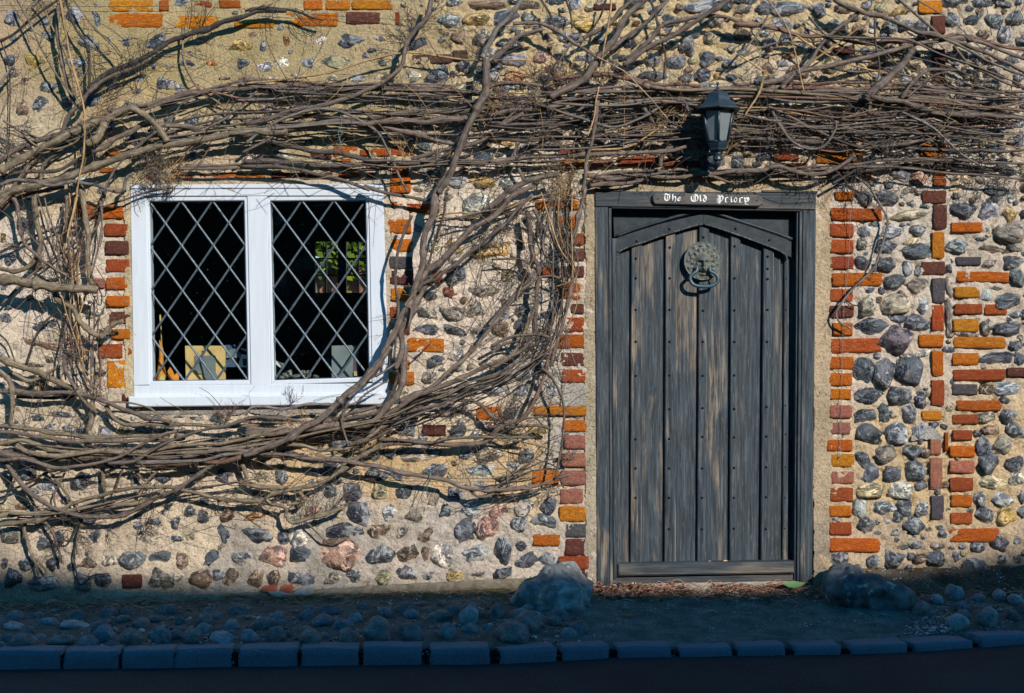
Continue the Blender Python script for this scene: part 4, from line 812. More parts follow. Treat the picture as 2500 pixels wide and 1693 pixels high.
slab_at('edge', [Q2(1595, 170), Q2(1680, 170), Q2(1690, 775), Q2(1600, 775)], .116, .016, simple('purple_edge', (.13, .07, .09), .5, .2, 14, .1), gf, .1)
slab_at('clasp', [Q2(1605, 650), Q2(1660, 650), Q2(1660, 730), Q2(1605, 730)], .108, .006, gold, gf)
PEBM = [mesh('pebble', *flint_geo(70 + k), True, M['flint']) for k in range(5)]
for i, (a, b, ww, hh, lab) in enumerate(((390, 700, 230, 150, 'large pale rock, left one of those on the sill behind the right leaded panes'), (290, 760, 150, 80, 'low grey pebble at the left end of the row inside the window'), (670, 690, 130, 140, 'round tan pebble in the middle of the row inside the window'), (770, 690, 110, 160, 'upright banded pebble leaning in the row inside the window'), (560, 740, 150, 90, 'flat grey pebble between the big rock and the round tan one'), (915, 745, 130, 70, 'small pale square pebble at the right end of the row inside the window'))):
    c = at_in(*Q2(a, b), .1)
    inst('pebble', PEBM[i % 5], c, None, (ww / f5 / 500 / 2, .02, hh / f5 / 500 / 2), (0, R(random.uniform(-20, 20)), 0), ((.42, .37, .3), (.30, .28, .25), (.40, .30, .22), (.33, .30, .27), (.3, .3, .29), (.42, .38, .31))[i], label=lab, cat='pebble', group='pebbles on the inner window sill')
rb = slab_at('ribbon', [Q2(150, 450), Q2(200, 460), Q2(330, 520), Q2(280, 585), Q2(240, 570), Q2(155, 500)], .085, .01, hw, None, label='scrap of white ribbon above the pebbles in the right leaded window', cat='ribbon')

# ------------------------------------------------------------------ oak door
YF = -.012                                     # face of the frame
oak, hoak = M['oak'], M['hoak']
fr = empty('door_frame', P(1720, 1440, 0), cot, label='weathered black oak door frame')
prism('head', fr, hoak, [(1452, 466), (1993, 470), (1992, 512), (1453, 504)], .10, YF - .004, .004)
prism('head_moulding', fr, hoak, [(1492, 500), (1962, 507), (1962, 516), (1492, 509)], .10, YF + .004, .003)
prism('head_drip', fr, hoak, [(1451, 462), (1520, 463), (1520, 466.5), (1451, 466)], .05, YF - .010, .0015)
prism('head_drip', fr, hoak, [(1862, 464), (1996, 466), (1996, 471), (1862, 469)], .05, YF - .010, .0015)
prism('jamb', fr, oak, [(1452, 505), (1485, 505), (1488, 1434), (1457.5, 1438)], .10, YF, .004)
prism('jamb_moulding', fr, oak, [(1485.8, 508), (1493, 508), (1496.5, 1430), (1489, 1432)], .10, YF + .004, .003)
prism('door_stop', fr, oak, [(1494, 582), (1506, 582), (1508, 1409), (1497.5, 1416)], .10, YF + .016, .003)
prism('jamb', fr, oak, [(1960, 513), (1992.5, 513), (1983, 1436), (1952, 1432)], .10, YF, .004)
prism('jamb_moulding', fr, oak, [(1952, 517), (1959.4, 516), (1951.4, 1430), (1945, 1428)], .10, YF + .004, .003)
prism('door_stop', fr, oak, [(1945, 514), (1951, 514), (1944.4, 1420), (1939, 1418)], .10, YF + .016, .002)
prism('threshold', fr, hoak, [(1508, 1377), (1939, 1370), (1939, 1400), (1508, 1408)], .12, -.010, .008)
prism('threshold_base', fr, hoak, [(1495, 1409), (1944, 1401), (1944, 1418), (1495, 1427)], .12, .014, .004)
prism('step', fr, M['step'], [(1462, 1428), (1984, 1419), (1984, 1460), (1462, 1460)], .12, -.004, .006)
door = empty('door', P(1720, 1376, 0), cot, label='weathered black oak plank door with studded cover strips and a lion knocker')
YP, YB, YA = .060, .041, .030
def topy(x):                                     # underside of the arch rail above x
    return 628 - (x - 1502) / (1717 - 1502) * 81 if x < 1717 else 547 + (x - 1717) / (1932 - 1717) * 81
def bot(x): return 1376 - (x - 1508) / 420 * 7
PLK = [(1497, 1544), (1544, 1627), (1627, 1709), (1709, 1786), (1786, 1866), (1866, 1941)]
for i, (a, b) in enumerate(PLK):
    a += .6; b -= .6
    prism('plank', door, oak, [(a, topy(a) - 14), (b, topy(b) - 14), (b, bot(b)), (a, bot(a))], .09, YP + random.uniform(-.0015, .0015), .002)
BAT = [(1541, 1566, 1539, 1567), (1625, 1648, 1622, 1648), (1707, 1730, 1702, 1728), (1784, 1806, 1781, 1805), (1864, 1888, 1857, 1884), (1915, 1927, 1910, 1925)]
STUD = [[631, 679, 756, 834, 917, 1072, 1143, 1215], [604, 679, 756, 834, 916, 998, 1071, 1143, 1215, 1291], [579, 758, 834, 917, 996, 1066, 1143, 1215, 1291], [601, 679, 757, 834, 916, 998, 1067, 1142, 1215, 1290], [626, 656, 681, 756, 834, 993, 1065, 1140, 1213, 1291], [680, 757, 990, 1060, 1140, 1215, 1290]]
def dome(r, hh=.5, n=8):
    V = []; Fs = []
    for j, (a, b) in enumerate(((1.05, .25), (1.0, -.1), (.75, -hh * .7), (.35, -hh))):
        for k in range(n): V.append(Vector((r * a * math.cos(k * 6.2832 / n), r * b, r * a * math.sin(k * 6.2832 / n))))
        if j:
            for k in range(n): Fs.append(((j - 1) * n + k, j * n + k, j * n + (k + 1) % n, (j - 1) * n + (k + 1) % n))
    Fs.append(tuple(range(3 * n, 4 * n))); return V, Fs
SM = mesh('stud', *dome(.0068, .85), True, M['iron'])
for (x0, x1, x2, x3), ss in zip(BAT, STUD):
    last = x0 > 1900
    t0 = topy(x0) - 8; t1 = topy(x1) - 8
    prism('cover_strip', door, oak, [(x0, t0), (x1, t1), (x3, bot(x3)), (x2, bot(x2))], .09, YB if not last else YB + .006, .004)
    if not last:
        prism('strip_bead', door, oak, [(x1 - 4, t1), (x1 + 1.5, t1), (x3 + 1.5, bot(x3)), (x3 - 4, bot(x3))], .09, YB + .004, .002)
    for y in ss:
        t = (y - t0) / (1376 - t0); xm = (x0 + x1) / 2 * (1 - t) + (x2 + x3) / 2 * t - 1
        inst('stud', SM, P(xm, y, -(YB - .001 if not last else YB + .005)), door, (1, 1, 1) if not last else (.6, .6, .6))
# spandrels, arch rail and its drip mould
prism('spandrel', door, M['blackoak'], [(1496, 512), (1717, 515), (1717, 540), (1500, 600)], .09, YP - .004, .002)
prism('spandrel', door, M['blackoak'], [(1717.5, 515), (1938, 518), (1938, 604), (1717.5, 540)], .09, YP - .004, .002)
def rail(name, pts, yb, yf, c):
    """a moulded rail as a chain of short pieces sharing one mesh"""
    mb = MB()
    for (a, b), (c0, d) in zip(pts[:-1], pts[1:]):
        V, Fs = prism_geo([a, c0, d, b], yb, yf, .0005); mb.add(V, Fs)
    return mb.out(name, M['blackoak'], door, False)
LR = [((1502, 584), (1502, 622)), ((1512, 579), (1512, 611)), ((1535, 571), (1535, 603)), ((1575, 558), (1575, 590)), ((1610, 547), (1610, 577)), ((1650, 537), (1650, 565)), ((1685, 529), (1685, 554)), ((1717, 523), (1717, 547))]
RR = [((1717.4, 523), (1717.4, 547)), ((1750, 530), (1750, 556)), ((1785, 539), (1785, 568)), ((1825, 551), (1825, 582)), ((1865, 565), (1865, 597)), ((1900, 577), (1900, 611)), ((1916, 583), (1916, 622)), ((1932, 590), (1932, 628))]
rail('arch_rail', LR, .09, YA, .002); rail('arch_rail', RR, .09, YA, .002)
for s_, pts in ((1, [(1508, 616), (1535, 604), (1575, 591), (1610, 578), (1650, 566), (1685, 555), (1716, 548)]), (-1, [(1718, 548), (1750, 557), (1785, 569), (1825, 583), (1865, 598), (1900, 612), (1916, 622)])):
    V, Fs = tube_geo(catmull([P(x, y - 1, -(YA - .002)) for x, y in pts], 5), .0048, 7); mk('rail_bead', V, Fs, oak, door)
for pts in ([(1503, 577), (1560, 556), (1640, 532), (1690, 519), (1717, 516)], [(1718, 516), (1745, 520), (1800, 538), (1880, 564), (1934, 584)]):
    V, Fs = tube_geo(catmull([P(x, y, -(YP - .026)) for x, y in pts], 5), .0085, 7); mk('drip_mould', V, Fs, M['blackoak'], door)
for pts in ([(1516, 612), (1508, 620), (1506, 633)], [(1911, 617), (1919, 624), (1921, 634)]):
    V, Fs = tube_geo(catmull([P(x, y, -(YA + .004)) for x, y in pts], 5), .006, 7); mk('rail_end', V, Fs, hoak, door)
for x, y in ((1635, 559), (1555, 589), (1796, 558), (1879, 586)):
    inst('stud', SM, P(x, y, -(YA - .001)), door)
# lion knocker
kc = P(1716, 637, -(YB - .012)); rx_, rz_ = .0925, .0945
def lion(u, v):
    """height in mm of the casting at u,v (-1..1, v up)"""
    g = lambda cx, cy, sx, sy, a: a * math.exp(-((u - cx) / sx) ** 2 - ((v - cy) / sy) ** 2)
    h = 0
    h += g(0, -.15, .33, .48, 15) + g(0, .18, .34, .2, 5)                     # skull
    h += g(-.15, .03, .11, .05, 5) + g(.17, .03, .11, .05, 5)                 # brows
    h -= g(-.15, -.10, .09, .05, 6) + g(.17, -.10, .09, .05, 6)               # eye sockets
    h += g(-.15, -.10, .045, .03, 4) + g(.17, -.10, .045, .03, 4)
    h += g(.01, -.18, .055, .22, 9) + g(.01, -.40, .12, .06, 7)               # nose
    h += g(-.12, -.5, .12, .09, 5) + g(.14, -.5, .12, .09, 5)                 # muzzle
    h -= g(-.02, -.60, .13, .035, 9); h += g(0, -.70, .15, .06, 6)            # mouth and chin
    h += g(-.3, -.3, .08, .25, 3) + g(.32, -.3, .08, .25, 3)
    for k in range(26):                                                       # mane of curls in two rings
        a = k * 2 * math.pi / 13 + (k // 13) * .24; rr = (.60, .80)[k // 13] + .03 * math.sin(k * 2.3)
        if math.sin(a) < -.75: continue
        cx, cy = rr * math.cos(a), rr * math.sin(a) + .02
        h += g(cx, cy, .055 + .02 * math.sin(k * 1.7), .055 + .02 * math.cos(k * 2.1), 7.5)
        h += g(cx * .84, cy * .84, .05, .05, 4.5)
    h += g(-.28, -.86, .05, .09, 5) + g(.24, -.86, .05, .09, 5)
    return h
V = []; Fs = []; NR, NA = 38, 84
V.append(Vector((kc.x, kc.y - lion(0, 0) * 1.7 / 1000, kc.z)))
for j in range(1, NR + 1):
    r = j / NR
    for k in range(NA):
        a = 2 * math.pi * k / NA; u, v = r * math.cos(a), r * math.sin(a)
        V.append(Vector((kc.x + u * rx_, kc.y - max(lion(u, v), -2) * 1.7 / 1000 - (.0018 if r > .95 else 0), kc.z + v * rz_)))
for k in range(NA): Fs.append((0, 1 + (k + 1) % NA, 1 + k))
for j in range(NR - 1):
    for k in range(NA): Fs.append((1 + j * NA + k, 1 + j * NA + (k + 1) % NA, 1 + (j + 1) * NA + (k + 1) % NA, 1 + (j + 1) * NA + k))
n0 = len(V)
for k in range(NA):
    a = 2 * math.pi * k / NA; V.append(Vector((kc.x + math.cos(a) * rx_ * 1.01, kc.y + .012, kc.z + math.sin(a) * rz_ * 1.01)))
for k in range(NA): Fs.append((1 + (NR - 1) * NA + k, 1 + (NR - 1) * NA + (k + 1) % NA, n0 + (k + 1) % NA, n0 + k))
mk('knocker_plate', V, Fs, M['bronze'], door, label='round cast lion face plate with curly mane')
f6 = 9.8375
RP = [(612, 925, .022), (592, 1005, .03), (515, 1065, .034), (448, 1140, .036), (455, 1240, .038), (540, 1335, .04), (690, 1368, .041), (880, 1370, .041), (1040, 1320, .04), (1112, 1225, .038), (1085, 1110, .036), (1005, 1045, .033), (925, 1005, .03), (912, 920, .022)]
V, Fs = tube_geo(catmull([P(1640 + a / f6, 560 + b / f6, -(kc.y) + .006 + d * .62) for a, b, d in RP], 6), .0088, 10)
mk('knocker_ring', V, Fs, simple('blued_iron', (.045, .082, .105), .45, .25, 60, .2, .2, .5), door, label='heavy blue-grey iron drop ring')

# ------------------------------------------------------------------ name board
sg = empty('name_sign', P(1726, 490, .03), label='narrow oak name board lettered The Old Priory in white above the door', cat='sign')
f7 = 2324 / 300
def T(a, b): return (1580 + a / f7, 455 + b / f7)
YS = YF - .022
prism('board', sg, hoak, [T(150, 118), T(2120, 160), T(2185, 205), T(2190, 330), T(2120, 378), T(150, 335), T(105, 280), T(100, 170)], YF - .002, YS, .004)
for a, b in ((205, 233), (2072, 275)):
    inst('screw', SM, P(*T(a, b), -YS - .001), sg, (.62, .62, .62))
LET = '''T 315,160 345,140 380,152 412,160 432,142|T 350,158 332,200 338,245 366,266 405,264|T 424,165 422,220 404,262|S 384,172 383,252
h 484,150 485,215 487,262|h 488,218 520,190 538,210 540,252 526,290
e 612,198 590,214 582,240 588,268 612,268 626,252|s 606,200 628,214 600,242
O 878,152 842,180 834,225 852,270 897,286|O 902,150 946,175 962,220 946,262 906,287|S 886,172 886,268|S 912,170 912,272
l 1003,165 1006,230 1008,268 1024,278
d 1066,170 1096,186 1115,215 1112,260 1088,288 1070,276 1063,246 1084,216 1106,222
P 1338,178 1364,186 1361,240 1362,320|P 1396,176 1432,196 1430,240 1406,274 1378,286|S 1388,180 1388,300|s 1318,238 1346,214|s 1318,270 1346,244|s 1315,302 1352,280|s 1340,326 1392,316
r 1482,215 1484,260 1480,296|s 1484,232 1514,206|r 1512,206 1534,216|s 1468,292 1512,300
i 1590,228 1592,270 1602,296|s 1600,296 1618,286|r 1584,200 1594,210
o 1674,210 1650,240 1646,276 1672,296 1696,270 1696,236 1674,212
x 1752,218 1754,262 1750,298|s 1754,238 1784,208|r 1780,208 1806,218|s 1738,294 1786,302
y 1834,214 1852,236 1850,276 1872,290|r 1872,214 1898,240 1886,282 1846,314|s 1846,314 1862,332 1908,342|r 1898,206 1924,240 1904,292'''
mb = MB(); zz = 0
for line in LET.split('\n'):
    for q in line[2:].split('|'):
        q = q.split()
        thin = False
        if q[0] in 'TSsheOldPriox' and ',' not in q[0]: thin = q[0] in 's'; med = q[0] == 'S'; q = q[1:]
        else: med = False
        pts = [Vector((float(t.split(',')[0]), float(t.split(',')[1]), 0)) for t in q]
        pts = catmull(pts, 5) if len(pts) > 2 else [pts[0].lerp(pts[1], k / 4) for k in range(5)]
        nb = Vector((5, -4, 0)) if thin else (Vector((7, -5, 0)) if med else Vector((10, -8, 0)))
        n_ = Vector((3.2, 2.6, 0))
        zz += 1; yo = YS - .0012 - (zz % 4) * .0002
        for a, b in zip(pts[:-1], pts[1:]):
            yo -= .00002
            cs_ = [a - nb, a + nb, b + nb, b - nb]
            # a broad nib held at a slant, with a little body of its own
            V = [P(*T(c.x, c.y), -yo) for c in cs_] + [P(*T(c.x, c.y), -(YS + .001)) for c in cs_]
            mb.add(V, [(0, 1, 2, 3), (0, 4, 5, 1), (1, 5, 6, 2), (2, 6, 7, 3), (3, 7, 4, 0)])
            cs_ = [a - n_, a + n_, b + n_, b - n_]; yo2 = yo + .00001
            V = [P(*T(c.x, c.y), -yo2) for c in cs_] + [P(*T(c.x, c.y), -(YS + .001)) for c in cs_]
            mb.add(V, [(0, 1, 2, 3), (0, 4, 5, 1), (1, 5, 6, 2), (2, 6, 7, 3), (3, 7, 4, 0)])
mb.out('lettering', M['letter'], sg, False)

# ------------------------------------------------------------------ wall lantern
LD = .19
lm = empty('wall_lantern', P(1735, 418, 0), label='black hexagonal wall lantern with frosted panes over the old door', cat='lantern')
lx = P(1752, 300, LD).x; fl = 5.62; kk = (CAMD - LD) / F
LZ = lambda b: CAMZ - (180 + b / fl - 846) * kk        # zoom row -> height
LR_ = lambda a: a / fl * kk                            # zoom length -> metres
cy = -LD
def hexring(r, z, rot=R(-4), n=6):
    return [Vector((lx + r * math.cos(rot - math.pi / 2 + 2 * math.pi * k / n), cy + r * math.sin(rot - math.pi / 2 + 2 * math.pi * k / n), z)) for k in range(n)]
def loft(prof, n=6, cap=True):
    V = []; Fs = []
    for r, z in prof: V += hexring(max(LR_(r), .0004), LZ(z), n=n)
    for j in range(len(prof) - 1):
        for k in range(n): Fs.append((j * n + k, j * n + (k + 1) % n, (j + 1) * n + (k + 1) % n, (j + 1) * n + k))
    if cap: Fs += [tuple(range(n - 1, -1, -1)), tuple(range((len(prof) - 1) * n, len(prof) * n))]
    return V, Fs
lp = M['lamp']
mk('cap', *loft([(62, 236), (110, 252), (150, 285), (176, 325), (190, 362), (196, 378), (214, 388), (240, 425), (290, 462), (338, 488), (342, 500), (330, 512), (230, 514)]), lp, lm, False)
mk('finial', *loft([(3, 116), (16, 120), (23, 134), (19, 148), (13, 156), (13, 172), (20, 182), (20, 194), (40, 216), (62, 226), (62, 238)], n=12), lp, lm, True)
TOPR, BOTR, ZT_, ZB_ = 232, 148, 514, 940
ring_t = hexring(LR_(TOPR), LZ(ZT_)); ring_b = hexring(LR_(BOTR), LZ(ZB_))
for k in range(6):
    a, b, c, d = ring_t[k], ring_t[(k + 1) % 6], ring_b[(k + 1) % 6], ring_b[k]
    cen = (a + b + c + d) / 4; inn = Vector((lx - cen.x, cy - cen.y, 0)).normalized() * .003
    mk('lantern_pane', [p.lerp(cen, .06) + inn for p in (a, b, c, d)], [(0, 1, 2, 3)], M['frost'], lm, False)
    V, Fs = tube_geo([a, d], .0065, 6); mk('glazing_bar', V, Fs, lp, lm, True)
    for p, q in ((a, b), (d, c)):
        V, Fs = tube_geo([p, q], .006, 6); mk('pane_rail', V, Fs, lp, lm, True)
    for p, q, s in ((d, c, a), (c, d, b)):                 # corner plates rounding the lower ends of the pane
        mk('corner_plate', [p - inn * .4, p.lerp(q, .3) - inn * .4, p.lerp(s, .09).lerp(q.lerp(p, .9), .1) - inn * .4], [(0, 1, 2)], lp, lm, True)
mk('bowl', *loft([(150, 938), (156, 950), (150, 975), (132, 1015), (124, 1030), (122, 1048), (108, 1056), (72, 1086)]), lp, lm, False)
mk('stem', *loft([(60, 1084), (68, 1092), (66, 1105), (60, 1112), (60, 1160), (66, 1172), (66, 1185), (44, 1194), (38, 1200)], n=14), lp, lm, True)
base = Vector((lx, cy, LZ(1196)))
V, Fs = tube_geo(catmull([base, base + Vector((-.002, .004, -.014)), base + Vector((-.010, .03, -.03)), base + Vector((-.016, .08, -.03)), base + Vector((-.02, .13, -.005)), base + Vector((-.02, LD + .01, .03))], 6), [.014] * 19 + [.013] * 12, 10)
mk('arm', V, Fs, lp, lm, True)
V, Fs = tube_geo(catmull([base + Vector((-.012, .03, -.02)), base + Vector((-.02, .02, -.035)), base + Vector((-.03, .03, -.03)), base + Vector((-.032, .05, -.015)), base + Vector((-.02, .06, -.01))], 5), .010, 8); mk('scroll', V, Fs, lp, lm, True)
V = []; Fs = []
for j, (r, y) in enumerate(((.055, .01), (.055, -.014), (.045, -.02), (.02, -.026), (.001, -.028))):
    for k in range(16): V.append(Vector((lx - .02 + r * .8 * math.cos(k * math.pi / 8), y, LZ(1060) + r * 1.5 * math.sin(k * math.pi / 8))))
    if j:
        for k in range(16): Fs.append(((j - 1) * 16 + k, j * 16 + k, j * 16 + (k + 1) % 16, (j - 1) * 16 + (k + 1) % 16))
mk('back_plate', V, Fs, lp, lm, True)
# ================================================================== CLIMBERS
BK = dict(p=(.130, .098, .082), q=(.088, .068, .060), o=(.165, .128, .088), t=(.34, .21, .10), d=(.048, .040, .037), g=(.145, .122, .110), r=(.150, .085, .064))
LF = empty('climber', P(-40, 640, .1), label='bare climbing vine with stout pale brown arms across the wall left of the window', cat='climbing plant', group='bare vines trained over the cottage wall')
MD = empty('climber', P(880, 960, .1), label='bare vine whose twin trunks cross the right corner of the white window', cat='climbing plant', group='bare vines trained over the cottage wall')
RT = empty('climber', P(2300, 260, .1), label='dense bare vine running over the door head behind the black lantern', cat='climbing plant', group='bare vines trained over the cottage wall')
n_br = 0; SPURS = []
def branch(owner, reg, s, dia, col='p', d=.06, taper=.75, de=None, rough=.22, nm='branch'):
    global n_br
    pts2 = [px(reg, *q) for q in pairs(s)]
    n = len(pts2); de = d if de is None else de
    pts = [P(x, y, d + (de - d) * i / max(n - 1, 1) + .01 * mnoise.noise(Vector((x * .011, y * .017, n_br * 1.3)))) for i, (x, y) in enumerate(pts2)]
    c = catmull(pts, 8)
    L = len(c); ph = n_br * 2.17
    for i, p in enumerate(c):
        a = dia / 500 * .25
        p += Vector((mnoise.noise(p * 9 + Vector((ph, 0, 0))) * a * 1.6, mnoise.noise(p * 9 + Vector((0, ph, 0))) * a, mnoise.noise(p * 9 + Vector((0, 0, ph))) * a * 1.6))
    r0 = dia / 1000 * .87
    rad = [r0 * (1 - (1 - taper) * i / (L - 1)) * (1 + .13 * mnoise.noise(Vector((i * .55, ph, 0)))) for i in range(L)]
    kn = [(random.randrange(L), random.uniform(.18, .5)) for _ in range(L // 9)]
    rad = [r * (1 + sum(h * math.exp(-((i - k) / 1.1) ** 2) for k, h in kn)) for i, r in enumerate(rad)]
    if dia >= 7: SPURS.append((owner, c, dia, col))
    sides = 10 if dia >= 14 else (8 if dia >= 8 else 6); gl = 0; G = []
    for i, p in enumerate(c):
        if i: gl += (p - c[i - 1]).length
        for k in range(sides): G += [gl * 14 + ph * 7, math.cos(6.2832 * k / sides) * r0 * 190, math.sin(6.2832 * k / sides) * r0 * 190]
    V, Fs = tube_geo(c, rad, 10 if dia >= 14 else (8 if dia >= 8 else 6), rough if dia > 7 else 0)
    b = BK[col]; j = random.uniform(.85, 1.15)
    o = mk(nm, V, Fs, M['bark'], owner, True, color=(b[0] * j, b[1] * j, b[2] * j))
    at = o.data.attributes.new('grain', 'FLOAT_VECTOR', 'POINT'); at.data.foreach_set('vector', np.array(G, np.float32))
    n_br += 1
